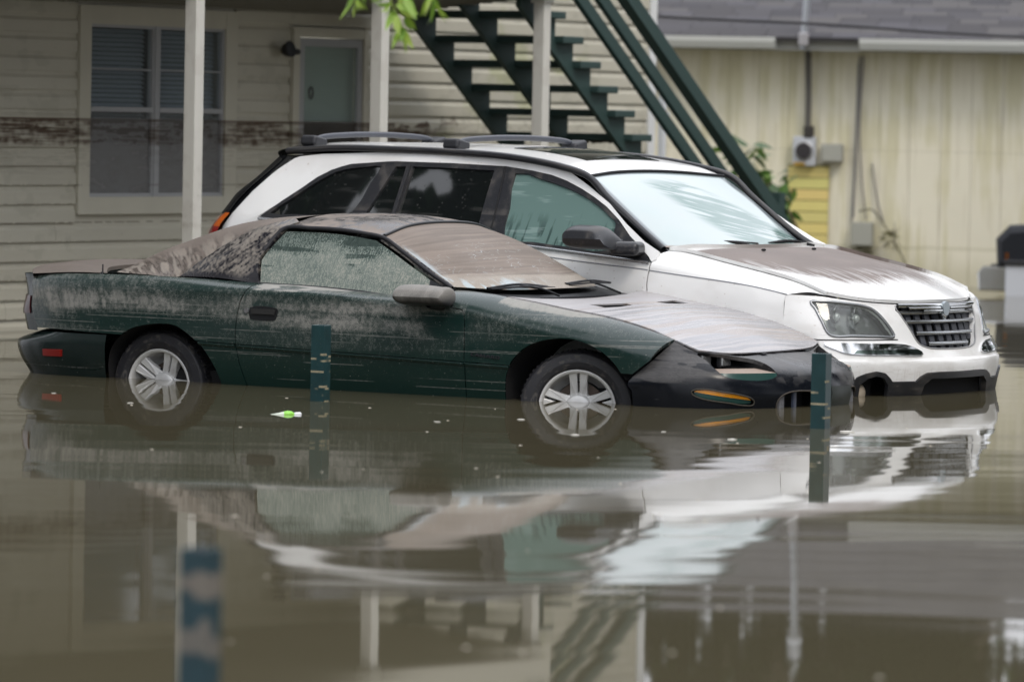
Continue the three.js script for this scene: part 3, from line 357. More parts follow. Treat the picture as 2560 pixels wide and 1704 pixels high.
for (const x of [-4.0, -2.96]) { // rack cross bars on feet
  const b = part('rack_bar', tube([[x, 1.292, .60], [x, 1.318, .52], [x, 1.336, .25], [x, 1.340, 0], [x, 1.336, -.25], [x, 1.318, -.52], [x, 1.292, -.60]], .017, 50, 8), std([.05, .055, .07], .35), car);
  for (const s of [1, -1]) part('rack_foot', [new RoundedBoxGeometry(.115, .065, .13, 3, .022).rotateX(-s * .18).translate(x, 1.292, s * .585)], std([.02, .021, .025], .5), b); }
// ---- windscreen
const wN = [[-1.955, 1.136, .67], [-1.80, 1.030, .695], [-1.605, .886, .71], [-1.43, .760, .72]], wM = [[-2.02, 1.156, .34], [-1.82, 1.045, .36], [-1.55, .884, .38], [-1.31, .752, .40]], wC = [[-2.03, 1.163, 0], [-1.81, 1.050, 0], [-1.52, .882, 0], [-1.26, .750, 0]];
const wsL = loftFn([wN, wM, wC, f2(wM), f2(wN)]);
const wsT = bake(1024, 1024, (u, v) => { // u across from the near side, v from roof to cowl
  const q = u * 1.0 - v * .12; const st = fbm((u * .62 - v * .9) * 46, (u + v) * 3.2, 4, 7), a = fbm(u * 6, v * 6, 4, 19), g = vn(u * 300, v * 300, 2);
  // a hand-wiped fan that runs down to the far lower corner
    const wipe = sst(.10, .0, Math.abs(u - (.46 + .30 * v)) - .06 - .17 * v) * sst(.14, .30, v + .1 * st) * sst(.40, .58, st + .08);
  const hole = sst(.075, .05, Math.hypot((u - .56) * .8, (v - .27) * 1.9)) * sst(.35, .55, st + .1);
  let clear = clamp(Math.max(wipe * .85, hole)); 
  const edge = Math.max(sst(.045, .02, u), sst(.955, .98, u), sst(.035, .015, v));
  const mud = sst(.955, .985, v + (a - .5) * .05);
  let c = [0, 1, 2].map(k => mix(mix([.46, .51, .52][k], [.43, .52, .51][k], a), [.10, .20, .18][k], clear));
  c = c.map((w, k) => mix(w, [.05, .055, .075][k], edge * .7)); c = c.map((w, k) => mix(w, [.29, .235, .20][k], mud)); if (g > .985 && a > .5) c = c.map(w => w * .6);
  return { c, r: mix(.07, .7, mud) };
});
part('windscreen', patch((a, t) => wsL(t, a), 44, 36, (p, a, t) => [a, t]), withTex(phy([1, 1, 1], 1, { ior: 1.5 }), wsT), car);
part('screen_header', tube(mir([[-1.955, 1.142, .675], [-2.018, 1.162, .34], [-2.028, 1.169, 0]]), .008, 40, 6), seal, car);
// ---- bonnet
const hN = [[-1.335, .746, .786], [-1.217, .737, .771], [-.96, .689, .761], [-.72, .645, .756], [-.52, .600, .750], [-.345, .538, .74]], hQ = [[-1.30, .760, .60], [-1.15, .742, .60], [-.92, .700, .595], [-.70, .656, .59], [-.48, .602, .58], [-.235, .508, .57]], hM = [[-1.24, .758, .38], [-1.08, .742, .38], [-.86, .706, .38], [-.62, .664, .375], [-.38, .604, .37], [-.125, .494, .36]], hC = [[-1.22, .756, 0], [-1.05, .748, 0], [-.82, .720, 0], [-.56, .680, 0], [-.30, .618, 0], [-.065, .494, 0]];
const hL = loftFn([hN, hQ, hM, hC, f2(hM), f2(hQ), f2(hN)]);
const bonTex = bake(1024, 1024, (u, v) => { const x = -1.45 + u * 1.5, z = -1 + v * 2; // plan view
  const st = fbm(x * 7 + z * 3, z * 60 - x * 8, 4, 5), a = fbm(x * 7, z * 5, 4, 9), g = vn(x * 330, z * 330, 3), run = fbm(x * 3, z * 90, 3, 12);
  const lim = z < .45 ? -.27 - .7 * z * z : -.41 - 1.6 * (z - .45);
  let d = sst(lim + .10, lim - .06, x + (run - .5) * .12 + (a - .5) * .10 + (g - .5) * .06) * sst(.75, .70, z + (a - .5) * .06);
  d *= 1 - .25 * sst(.52, .60, st) * sst(lim - .36, lim - .06, x + (a - .5) * .3); d = Math.max(d, .28 * sst(.55, .75, run) * sst(-.02, -.30, x)); d = Math.max(d, .05 + (g > .975 ? .22 : 0)); d *= 1 - .8 * sst(-1.205, -1.25, x); d = clamp(d);
  const t = .8 + .35 * a + .15 * (g - .5);
  return { c: [0, 1, 2].map(k => mix([.80, .80, .785][k], [.172, .136, .117][k] * t, d)), r: mix(.16, .55, d), h: d * (.7 + .3 * g) }; }, 'crh');
const bonnet = part('bonnet', patch((a, t) => hL(t, a), 60, 40, p => [(p[0] + 1.45) / 1.5, (p[2] + 1) / 2], .02), withTex(phy([1, 1, 1], 1), bonTex, .0015), car);
both('washer_jet', new THREE.SphereGeometry(.010, 10, 8).scale(1.6, .7, 1).translate(-1.06, .752, .26), deep, bonnet);
part('stick_on_bonnet', tube([[-.74, .655, .46], [-.55, .622, .45], [-.45, .598, .435], [-.405, .588, .40]], .010, 16, 6), std([.07, .05, .04], .8), bonnet);
part('cowl_panel', patch(loftFn([mir([[-1.46, .757, .665], [-1.32, .742, .40], [-1.27, .738, 0]]), mir([[-1.33, .735, .78], [-1.24, .742, .40], [-1.20, .742, 0]])]), 30, 4), trim, car);
for (const P of [[[-1.47, .772, .52], [-1.36, .785, .20], [-1.31, .772, -.06]], [[-1.33, .772, -.20], [-1.36, .785, -.42], [-1.44, .775, -.58]]]) { const w = part('wiper', tube(P, .010, 20, 6), deep, car); part('wiper_arm', tube([[-1.25, .760, P[1][2] - .14], [-1.31, .782, P[1][2] - .06], P[1]], .009, 10, 6), deep, w); }
// ---- nose
const e0 = y => [-.5, Z2(-.5, y)];
const nose = loftFn([at(-.10, [e0(-.10), [-.30, .86], [-.13, .67], [-.04, .47], [.01, .25], [.03, 0]]), at(.06, [e0(.06), [-.28, .87], [-.10, .68], [-.005, .47], [.045, .25], [.063, 0]]), at(.17, [e0(.17), [-.27, .875], [-.085, .68], [.003, .47], [.053, .25], [.072, 0]]), at(.205, [e0(.205), [-.27, .87], [-.10, .675], [-.012, .47], [.025, .25], [.04, 0]]), at(.28, [e0(.28), [-.28, .85], [-.13, .66], [-.055, .465], [-.013, .25], [.003, 0]]), at(.40, [e0(.40), [-.315, .835], [-.175, .65], [-.095, .465], [-.048, .25], [-.032, 0]]), mir([[-.50, .542, .899], [-.36, .534, .79], [-.228, .510, .64], [-.142, .494, .465], [-.082, .490, .25], [-.062, .491, 0]])]);
const nz = (a, t) => nose(clamp(a), clamp(t));
const fl = P => P.map(p => [1 - p[0], p[1]]);
const hl = spl([[.0774, .955], [.1305, .968], [.1771, .968], [.2343, .955], [.2637, .895], [.2852, .787], [.2960, .724], [.2062, .729], [.1190, .739], [.1004, .886]], 3, true);
const gr = spl([[.332, .975], [.352, .82], [.378, .665], [.41, .617], [.45, .602], [.5, .598], [.55, .602], [.59, .617], [.622, .665], [.648, .82], [.668, .975], [.58, .985], [.5, .988], [.42, .985]], 3, true);
const fogA = [[.166, .19], [.172, .222], [.190, .252], [.2165, .270], [.240, .255], [.256, .215], [.263, .19]], lowA = [[.336, .19], [.350, .222], [.374, .250], [.42, .254], [.5, .252]];
const lowEdge = [[0, .188], ...fogA, ...lowA, ...fl(lowA.slice(0, -1)).reverse(), ...fl(fogA).reverse(), [1, .188]];
const uvN = p => [.5 + p[2] * .45, clamp((p[1] + .1) / .7)];
part('front_bumper', panel(nz, [...lowEdge, [1, .35], [1, .5], [1, .65], [1, .8], [1, .995], [0, .995], [0, .8], [0, .65], [0, .5], [0, .35]], { holes: [hl, fl(hl), gr], edge: .035, hem: .03, uvFn: uvN }), white, car);
const fogH = [[.180, .03], [.180, .17], [.196, .215], [.2165, .232], [.236, .218], [.250, .17], [.254, .03]], lowH = [[.352, .03], [.366, .165], [.39, .205], [.61, .205], [.634, .165], [.648, .03]];
part('lower_valance', panel(nz, [[0, .0], ...lowEdge.map(p => [p[0], p[1] - .004]), [1, .0]], { holes: [fogH, fl(fogH), lowH], edge: .04, hem: .03, lift: .010, uvFn: uvT }), trim, car);
part('lower_grille', box(.10, .30, .66, -.06, .03, 0), deep, car);
both('fog_lamp_recess', box(.12, .22, .17, -.21, .02, .66), deep); both('fog_lamp', new THREE.SphereGeometry(.05, 16, 10).scale(.5, 1, 1).translate(-.155, .015, .68), std([.42, .36, .28], .5));
// seam between bumper and upper nose
part('bumper_seam', tube(Array.from({ length: 16 }, (_, i) => nz(.01 + i * .0197, .715 - .004 * Math.min(i, 4))), .0035, 50, 5), seal, car); part('bumper_seam', tube(Array.from({ length: 16 }, (_, i) => nz(.99 - i * .0197, .715 - .004 * Math.min(i, 4))), .0035, 50, 5), seal, car);
// bright strip on the bumper corner
both('bumper_strip', panel(nz, spl([[.1013, .668], [.20, .664], [.3098, .656], [.3459, .6265], [.372, .560], [.366, .520], [.27, .53], [.1607, .5504], [.1275, .6029]], 3, true), { edge: .03, hem: .02, lift: .012 }), chrome);
both('bumper_strip_reflection', panel(nz, [[.165, .556], [.27, .548], [.364, .540], [.371, .560], [.362, .588], [.27, .592], [.172, .594]], { edge: .03, hem: .01, lift: .016 }), std([.16, .20, .18], .12, { metalness: 1 }));  // darker metal stands in for the dark reflection in the lower chrome
// headlamps
const sealed = (P, k) => { const c = P.reduce((s, p) => [s[0] + p[0] / P.length, s[1] + p[1] / P.length], [0, 0]); return P.map(p => [mix(c[0], p[0], k), mix(c[1], p[1], k)]); };
for (const m of [1, -1]) {
  const q = g => m > 0 ? g : mirrorZ(g);
  const h = part('headlamp', q(panel(nz, hl, { edge: .04, hem: .02, lift: -.07 })), std([.13, .135, .135], .32, { metalness: .5 }), car);
  part('headlamp_bezel', q(tube(hl.filter((_, i) => i % 2 === 0).map(p => nz(p[0], p[1])), .009, 90, 6, true)), std([.30, .31, .32], .25, { metalness: .7 }), h);
  for (const [a, t, r] of [[.155, .865, .066], [.205, .855, .068]]) { const c = nz(a, t), n = surfNormal(nz, a, t); const prof = [[0, -.02], [.4 * r, -.018], [.8 * r, -.004], [r, .022], [r * 1.06, .024]].map(p => new THREE.Vector2(p[0], p[1])); const g = new THREE.LatheGeometry(prof, 28); g.rotateZ(-Math.PI / 2); g.rotateY(.35); g.translate(c[0] - .068, c[1] - .005, c[2] - .018); const rf2 = part('reflector', q(g), std([.82, .83, .83], .12, { metalness: 1 }), h); part('projector_bulb', q(new THREE.SphereGeometry(.026, 16, 12).translate(c[0] - .052, c[1] - .005, c[2] - .02)), phy([.45, .46, .45], .05, { metalness: .3 }), h); }
  part('headlamp_lens', q(panel(nz, sealed(hl, .985), { edge: .04, hem: .006, lift: -.003 })), phy([.86, .90, .88], .04, { transmission: .92, thickness: 0, ior: 1.5 }), h);
}
// grille with bright bars
part('grille_back', panel(nz, gr, { edge: .05, hem: .0, lift: -.10 }), deep, car);
for (let i = 0; i < 4; i++) { const t = .905 - i * .083, w = .167 - .0165 * i - .004 * i * i; part('grille_bar', tube(Array.from({ length: 13 }, (_, k) => { const p = nz(.5 - w + 2 * w * k / 12, t); return [p[0] - .012, p[1], p[2]]; }), .0115, 40, 6).scale(1, 1, 1), std([.46, .47, .48], .22, { metalness: .9 }), car); }
for (let i = 0; i < 10; i++) { const a = .345 + i * .0345, n0 = Math.abs(a - .5); const tb = n0 > .135 ? .78 : n0 > .115 ? .68 : .605; const P = [nz(a, .975), nz(a, (tb + .975) / 2), nz(a, tb)].map(p => [p[0] - .038, p[1], p[2]]); part('grille_slat', [bar(P[0], P[1], .05, .012), bar(P[1], P[2], .05, .010)].map(g => g), std([.045, .048, .060], .45), car); }
part('grille_surround', tube(gr.filter((_, i) => i % 2 === 0).map(p => nz(p[0], p[1])), .005, 120, 6, true), std([.30, .30, .30], .4, { metalness: .3 }), car);
// winged badge across the top of the grille
const wing = part('winged_badge', [tube(Array.from({ length: 13 }, (_, k) => { const p = nz(.335 + .33 * k / 12, .965); return [p[0] + .006, p[1] + .008, p[2]]; }), .012, 50, 8), ...[1, -1].map(s => { const P = Array.from({ length: 6 }, (_, k) => { const p = nz(.5 - s * (.02 + .115 * k / 5), .93); return [p[0] + .012, p[1] + .012, p[2]]; }); return tube(P, .007, 20, 6); }), ...[1, -1].map(s => { const P = Array.from({ length: 5 }, (_, k) => { const p = nz(.5 - s * (.015 + .07 * k / 4), .905); return [p[0] + .012, p[1] + .010, p[2]]; }); return tube(P, .006, 16, 6); })], chrome, car);
{ const c = nz(.5, .93); const g = new THREE.CylinderGeometry(.034, .034, .02, 24); g.rotateZ(Math.PI / 2); g.scale(1, 1.15, 1); g.translate(c[0] + .012, c[1] + .008, 0); part('badge_seal', g, std([.34, .38, .40], .3, { metalness: .6 }), wing); const v = new THREE.ConeGeometry(.04, .04, 4); v.rotateX(Math.PI); v.scale(.35, 1, 1.4); v.translate(c[0] + .008, c[1] - .042, 0); part('badge_point', v, chrome, wing); }
// ---- door mirror
for (const m of [1, -1]) {
  const prof = [[-.155, 0], [-.150, .045], [-.11, .070], [-.02, .072], [.06, .066], [.115, .020], [.150, -.045], [.140, -.058], [.05, -.060], [-.08, -.058], [-.14, -.05], [-.153, -.03]];
  const P = (a, t) => { const c = cr([...prof, prof[0]], a), k = Math.sin(Math.PI * clamp(t)) ** .4; return [-1.63 + c[0] * mix(.8, 1, k), .805 + c[1] * k, 1.10 + (t - .5) * .22]; };
  const g = patch(P, 48, 16, uvT); const mt = part('door_mirror', m > 0 ? g : mirrorZ(g).translate(-.22, -.03, .08), trim, car);
  const a = new RoundedBoxGeometry(.17, .075, .16, 3, .03).rotateY(.3).translate(-1.47, .755, 1.0); part('mirror_arm', m > 0 ? a : mirrorZ(a).translate(-.22, -.03, .08), trim, mt);
}
// ---- cabin
part('cabin_floor', box(3.0, .1, 1.6, -2.6, .1, 0), deep, car); part('dashboard', box(.4, .16, 1.44, -1.55, .62, 0, .06), std([.06, .065, .065], .7), car);
for (const z of [.40, -.40]) part('seat', [box(.5, .18, .5, -2.25, .35, z, .07), box(.18, .62, .5, -2.55, .62, z, .07), box(.1, .17, .27, -2.62, 1.0, z, .04)], std([.16, .16, .15], .85), car);
part('under_body', box(4.0, .3, 1.4, -2.5, -.05, 0), deep, car);
part('engine_bay', box(.9, .5, 1.3, -.80, .2, 0), deep, car);
}
// ================================================================== the muddy dark green coupe
{
const YAW = 30.186 * Math.PI / 180;
const car = thing('coupe', 'dark green two-door coupe caked in brown mud, half under water in front', 'car', [-1.50595, 0, -26.70313], -YAW);
const ZM = [[-1.04, .60], [-.95, .745], [-.8, .83], [-.5, .885], [0, .915], [.6, .925], [1.5, .93], [2.2, .93], [2.6, .925], [2.95, .89], [3.15, .84]];
const YT = [[-.95, .54], [-.86, .545], [-.57, .56], [-.07, .567], [.22, .563], [.52, .552], [1.0, .542], [1.5, .518], [1.75, .53], [1.85, .552], [2.06, .540], [2.18, .521], [2.33, .50], [2.5, .473], [2.68, .450], [2.83, .423], [2.98, .385], [3.13, .338], [3.23, .29]];
const RT = [[-1, .10], [0, .09], [.6, .055], [1.6, .05], [1.9, .10], [2.4, .13], [3.2, .13]];
const AT = [[-1, .07], [0, .09], [.6, .14], [1.6, .14], [1.9, .20], [2.4, .23], [2.9, .21], [3.2, .16]];
const Zc = (x, y) => { const zm = tab(ZM, x), yT = tab(YT, x), R = tab(RT, x), A = tab(AT, x), r = clamp((R - (yT - y)) / R); let ins = A * (1 - Math.sqrt(1 - .98 * r * r)); if (y < .3) ins += .22 * (.3 - y) ** 2; if (y < .2) ins += .35 * (.2 - y) ** 2; return zm - ins; };
const yc = x => .234 - .0243 * x;
const sideF = (x, y) => [x, y, Zc(x, y)];
const sideLow = (x, y) => [x, y, Zc(x, y) - .009];
const mir = h => [...h, ...h.slice(0, -1).reverse().map(p => [p[0], p[1], -p[2]])];
const at = (y, l) => mir(l.map(p => [p[0], y, p[1]]));

// ---- dried mud over paint, computed in the car's own side view (x, y)
const X0 = -1.2, XW = 5.0, Y0 = -.16, YW = .76;
const uvS = p => [(p[0] - X0) / XW, (p[1] - Y0) / YW];
const GREEN = [.0044, .0225, .0196], DUST = [.30, .292, .268], BROWN = [.232, .188, .155];
const DENS = [[-.2, 0], [.05, .025], [.18, .075], [.25, .15], [.31, .22], [.345, .34], [.42, .41], [.465, .37], [.50, .24], [.56, .24]];
const sideTex = bake(2048, 1024, (u, v) => {
  const x = X0 + u * XW, y = Y0 + v * YW;
  const band = fbm(x * .8, y * 30, 3, 3), patch = fbm(x * 3.2, y * 6, 4, 9), grain = vn(x * 330, y * 330, 5) * .3 + vn(x * 150, y * 120, 7) * .3 + vn(x * 62, y * 50, 27) * .4;
  const drip = fbm(x * 48 + y * 14, y * 5 + 2 * vn(x * 9, y * 3, 2), 3, 21);
  let d = .9 * tab(DENS, y + (band - .5) * .06 + (patch - .5) * .05) * (.45 + 1.1 * sst(.25, .75, mix(band, patch, .55)));
  if (x < .6) d *= .72 + 1.0 * (drip - .32) * sst(.2, -.5, x) + .25;
  if (x > 2.0) d *= mix(1, .5, sst(.25, .6, vn(x * 3.1, y * 7, 33)));
  const lip = sst(.497, .515, y + .02 * (patch - .5)) * sst(.62, .72, x) * sst(1.8, 1.6, x); d = Math.max(d, lip * (.35 + .5 * sst(.4, .6, fbm(x * 8, y * 60, 3, 71))));   // silt left on the sill of the door
  if (y > .44 && x > 2.15 && x < 2.75) d = Math.max(d, sst(.02, .0, tab(YT, x) - y - .05 * (patch - .1)) * .75);
  d *= 1 - .9 * sst(.16, .07, Math.hypot((x - 1.88) * .8, (y - .40) * 1.0)) * sst(.46, .42, y);
  d *= 1 - .6 * sst(.10, .06, Math.hypot(x - .74, (y - .41) * 1.6));
  let c = sst(1 - d - .26, 1 - d + .20, grain * .62 + .19 + .38 * (h2(Math.floor(x * 640), Math.floor(y * 640), 12) - .5)) * sst(0, .03, d);
  c = mix(c, d, .30);
  const row = Math.floor(y * 230), run = vn(x * 2.2 + row * 7.7, row, 77);                  // thin tide lines and scratches of silt
  if (h2(row, 3, 4) > .82 && run > .66 && y < .46) c = Math.max(c, .34 * sst(.66, .8, run) * (.5 + vn(x * 60, row, 6)));
  const spk = h2(Math.floor(x * 300), Math.floor(y * 300), 91); if (spk > .9990) c = Math.max(c, .6);
  const tone = .84 + .32 * fbm(x * 5, y * 9, 3, 51);
  return { c: [0, 1, 2].map(k => mix(GREEN[k], DUST[k] * tone, clamp(c))), r: mix(.15, .8, Math.pow(clamp(c), .7)) };
});
const paint = withTex(phy([1, 1, 1], 1, { clearcoat: .35, clearcoatRoughness: .12 }), sideTex);
paint.clearcoat = 0;
// ---- mud lying on upward faces, in the car's plan view (x, z)
const uvP = p => [(p[0] + 1.2) / 5.0, (p[2] + 1) / 2.0];
const hoodTex = bake(2048, 1024, (u, v) => {
  const x = -1.2 + u * 5, z = -1 + v * 2;
  const warp = fbm(z * 2.2, x * 2, 3, 5), st = fbm(x * 46 + 3.2 * warp + .9 * z, z * 1.1, 4, 13), fine = vn(x * 150 + 6 * warp, z * 3, 15), big = fbm(x * 4, z * 2.3, 3, 40), gr = vn(x * 300, z * 300, 8);
  let m = sst(.25, .70, st * .8 + (fine - .5) * .2 + (big - .5) * .25 + .08);        // silt combed crosswise as the water drained
  m = mix(m, .75 + .25 * big, sst(2.75, 2.40, x) * .8);
  const wet = [.25, .248, .262], dry = [.42, .40, .40];
  const t = clamp(m + (gr - .5) * .15);
  let c = [0, 1, 2].map(k => mix(wet[k], dry[k], t));
  const br = sst(.60, .72, fbm(x * 30 + 2 * warp, z * 1.3, 3, 66)) * .6; c = c.map((q, k) => mix(q, [.30, .24, .20][k], br));
  return { c, r: mix(.20, .42, t), h: t * .6 + gr * .15 };
}, 'crh');
const hoodMat = withTex(phy([1, 1, 1], 1), hoodTex, .0006);
const mudTop = (s, extra = 0, k0 = 1) => bake(1024, 512, (u, v) => {
  const x = -1.2 + u * 5, z = -1 + v * 2;
  const a = fbm(x * 6, z * 5, 4, s), g = vn(x * 260, z * 260, s + 3), b = fbm(x * 3 + 4, z * 20, 3, s + 7);
  const t = clamp(.5 + (a - .5) * .7 + (g - .5) * .35 + (b - .5) * .5);
  const thin = clamp(sst(.42, .66, fbm(x * 5, z * 7, 4, s + 11) * .6 + fbm(x * 30, z * 22, 3, s + 15) * .4 + extra) + (g - .5) * .25 * (extra > 0 ? 1 : 0));
  const c = [0, 1, 2].map(k => mix(mix(BROWN[k] * .72, BROWN[k] * 1.0, t) * k0, [.035, .034, .038][k], thin * .9));
  return { c, r: mix(.6, .25, thin), h: t };
}, 'crh');
const deckMat = withTex(std([1, 1, 1], 1), mudTop(101, -.25, .62), .001);
const roofMat = withTex(phy([1, 1, 1], 1), mudTop(151, .07), .0004);

// ---- black plastic and primer
const fasciaTex = bake(1024, 512, (u, v) => { // u across the car, v height
  const x = u * 40, y = v * 14; const a = fbm(x * .35, y * .5, 4, 8), g = vn(x * 22, y * 22, 2), l = fbm(x * .2, y * 7, 3, 18), bl = fbm(x * .8, y * .9, 3, 28);
  let d = sst(.52, .72, v + (a - .5) * .55) * (.6 + .6 * (g - .3)) * (.6 + .5 * l) * .45; d *= 1 - .8 * sst(.56, .60, bl); 
  const spk = h2(Math.floor(u * 900), Math.floor(v * 450), 5) > .9985 ? .5 : 0; d = clamp(Math.max(d, spk));
  return { c: [0, 1, 2].map(k => mix([.006, .0075, .011][k], [.24, .23, .222][k], d)), r: mix(.22, .75, Math.pow(d, .7)) };
});
const fascia = withTex(phy([1, 1, 1], 1, { specularIntensity: .55 }), fasciaTex);
const black = std([.012, .013, .015], .42), rubber = std([.018, .018, .021], .72), deep = std([.006, .006, .007], .8), greenIn = std([.018, .06, .052], .3), silt = std([.30, .235, .19], .75);

// ---- side panels (near side traced, far side mirrored)
const clipY = (P, keepAbove) => { const o = []; P.forEach((p, i) => { const q = P[(i + 1) % P.length], a = p[1] - yc(p[0]), b = q[1] - yc(q[0]), ina = keepAbove ? a >= 0 : a <= 0, inb = keepAbove ? b >= 0 : b <= 0; if (ina) o.push(p); if (ina !== inb) { const t = a / (a - b); o.push([mix(p[0], q[0], t), mix(p[1], q[1], t)]); } }); return o; };
function sideSkin(name, poly, [a, b], edge = .035) {
  const up = clipY(poly, true), lo = clipY(poly, false).filter(p => p[0] > a - .1 && p[0] < b + (name === 'door' || name === 'quarter_panel' ? .12 : .006)).map(p => [p[0], Math.abs(p[1] - yc(p[0])) < 1e-6 ? p[1] - .002 : p[1]]), g = [];
  g.push(panel(sideF, up, { edge, hem: .022, uvFn: uvS, gap: .0028 }));
  if (lo.length > 2) {
    g.push(panel(sideLow, lo, { edge, hem: .022, uvFn: uvS, gap: .0028 }));
    
    const fr = (i, j) => { const x = mix(a, b, i), y = yc(x), z = Zc(x, y); return j < .34 ? [x, y - .001, z - .006] : j < .67 ? [x, y - .007, z + .006] : [x, y - .020, z - .007]; };
    const q = (f2) => patch(f2, 40, 3, uvS);
    g.push(q(fr));
  }
  for (const s of [1, -1]) part(name, s > 0 ? g : g.map(mirrorZ), paint, car);
}
const arcR = [[-.30, -.12], [-.296, .004], [-.288, .092], [-.261, .164], [-.205, .226], [-.124, .273], [-.023, .299], [.077, .309], [.177, .302], [.256, .262], [.321, .216], [.379, .154], [.422, .085], [.451, .011], [.46, -.12]];
const arcF = [[2.222, -.12], [2.228, .001], [2.233, .061], [2.241, .118], [2.266, .179], [2.308, .23], [2.361, .274], [2.45, .311], [2.554, .328], [2.652, .326], [2.737, .301], [2.815, .261], [2.876, .207], [2.914, .152], [2.93, .130]];
const seamR = [[.651, .542], [.629, .511], [.596, .452], [.575, .371], [.567, .29], [.567, .21], [.582, .125], [.602, .061], [.618, .008], [.66, -.12]];
const seamF = [[1.845, .545], [1.892, .509], [1.924, .464], [1.975, .458], [1.992, .44], [1.996, .383], [1.996, .227], [1.990, -.12]];
const topLine = (a, b, n = 24) => Array.from({ length: n + 1 }, (_, i) => { const x = mix(a, b, i / n); return [x, tab(YT, x) - .001]; });
sideSkin('quarter_panel', [[-.80, .251], [-.83, .30], [-.86, .37], [-.85, .44], [-.87, .50], [-.885, .540], ...topLine(-.86, .64), ...seamR, [.46, -.12], ...spl(arcR, 4).reverse().filter(p => p[1] > -.11 && (p[0] > -.19)), [-.199, .2365]], [.325, .562]);
sideSkin('door', [...seamR.slice().reverse(), ...topLine(.66, 1.80), ...seamF], [.573, 1.992]);
sideSkin('front_fender', [...seamF.slice().reverse(), ...topLine(1.86, 3.118, 36), [3.06, .234], [2.93, .130], ...spl(arcF, 4).reverse(), [2.2, -.12]], [2.0, 2.262]);

// ---- rear bumper and tail
const rb = (y, dx, dz, l) => at(y, l.map(([x, z]) => [x + dx * sst(-.4, -1, x), z - dz]));
const RB = [[-.292, .905], [-.6, .895], [-.82, .855], [-.97, .77], [-1.07, .60], [-1.12, .33], [-1.135, 0]];
const rbRails = [rb(-.12, .11, .04, RB), rb(0, .075, .015, RB), rb(.09, .02, 0, RB), rb(.165, 0, -.003, RB), rb(.195, .035, .0, RB), at(.236, RB.map(([x, z]) => [x + .16 * sst(-.4, -1, x), z - .012]))];
const tailTex = uv => uvS(uv);
const shadedCoverTex = bake(1024, 256, (u, v) => { const x = u * 5, y = v * .76; const row = Math.floor(y * 210), run = vn(x * 2.4 + row * 5.1, row, 7), a = fbm(x * 6, y * 9, 3, 5), g = vn(x * 200, y * 200, 3); let d = .05 * a; if (h2(row, 8, 4) > .84 && run > .62) d = .35 * sst(.62, .8, run) * g; if (h2(Math.floor(x * 260), Math.floor(y * 260), 9) > .9988) d = .5; return { c: [0, 1, 2].map(k => mix([.0030, .0105, .0100][k], DUST[k], d)), r: .22 + .5 * d }; });  // body green painted near-black to stand for dark reflections; pale flecks are dust
const bumper = part('rear_bumper', patch(loftFn(rbRails), 72, 22, uvS), withTex(phy([1, 1, 1], 1, { specularIntensity: .6 }), shadedCoverTex), car);
const tz = (x, y) => [x, Zc(x, y) - .005];
const tlR = [at(.238, [tz(-.80, .24), [-.92, .755], [-.99, .6], [-1.03, .3], [-1.04, 0]]), at(.34, [tz(-.845, .34), [-.955, .74], [-1.02, .59], [-1.06, .3], [-1.07, 0]]), at(.44, [tz(-.845, .44), [-.94, .735], [-1.0, .585], [-1.04, .3], [-1.05, 0]]), at(.545, [tz(-.88, .535), [-.985, .70], [-1.05, .56], [-1.09, .3], [-1.10, 0]])];
part('tail_panel', patch(loftFn(tlR), 48, 14, uvS), withTex(phy([1, 1, 1], 1, { specularIntensity: .6 }), shadedCoverTex), car);  // same darkened green, so the tail edge reads as shaded
const tlf = loftFn(tlR);
for (const m of [1, -1]) part('tail_light', (m > 0 ? g => g : mirrorZ)(panel(tlf, [[.03, .30], [.2, .28], [.2, .64], [.03, .62]], { edge: .03, hem: .01, lift: .008, out: -1 })), phy([.045, .005, .007], .2), car);
for (const m of [1, -1]) { const g = panel((x, y) => sideF(x, y), [[-.711, .145], [-.577, .147], [-.579, .112], [-.71, .110]], { edge: .03, hem: .03, lift: .046 }); part('side_marker', m > 0 ? g : mirrorZ(g), phy([.20, .008, .006], .3), car); }
// ---- deck, spoiler and hatch
const spF = mir([[-.36, .568, .80], [-.50, .574, .60], [-.66, .584, .33], [-.72, .590, 0]]), spM = mir([[-.58, .566, .812], [-.76, .590, .60], [-.88, .606, .33], [-.92, .612, 0]]), spR = mir([[-.86, .549, .80], [-.99, .572, .60], [-1.07, .590, .33], [-1.09, .594, 0]]), spB = mir([[-.86, .53, .79], [-.985, .548, .60], [-1.06, .560, .33], [-1.08, .562, 0]]);
const sp = part('rear_spoiler', [patch(loftFn([spF, spM, spR]), 48, 12, uvP), patch(loftFn([spR, spB]), 48, 2, uvP), patch(loftFn([spF.map(p => [p[0], p[1] - .02, p[2]]), spB]), 48, 4, uvP), patch(loftFn([spF, spF.map(p => [p[0], p[1] - .02, p[2]])]), 48, 1, uvP)], deckMat, car);
part('deck_recess', patch(loftFn([mir([[-.12, .50, .78], [-.3, .49, .4], [-.34, .49, 0]]), mir([[-.86, .48, .78], [-1.0, .48, .4], [-1.06, .48, 0]])]), 24, 6, uvP), greenIn, car);
const hatNear = [[-.36, .572, .715], [-.12, .566, .755], [.10, .566, .765], [.23, .678, .695], [.42, .815, .575], [.60, .885, .44]];
const hatMid = [[-.46, .588, .42], [-.27, .678, .43], [-.02, .763, .42], [.20, .835, .40], [.42, .882, .34], [.62, .902, .25]], hatC = [[-.50, .592, 0], [-.30, .686, 0], [-.05, .778, 0], [.20, .850, 0], [.42, .888, 0], [.62, .910, 0]];
const f2 = a => a.map(p => [p[0], p[1], -p[2]]);
part('rear_window', patch((a, t) => loftFn([hatNear, hatMid, hatC, f2(hatMid), f2(hatNear)])(t, a), 40, 40, uvP), withTex(phy([1, 1, 1], 1), hatchTex(), .0006), car);
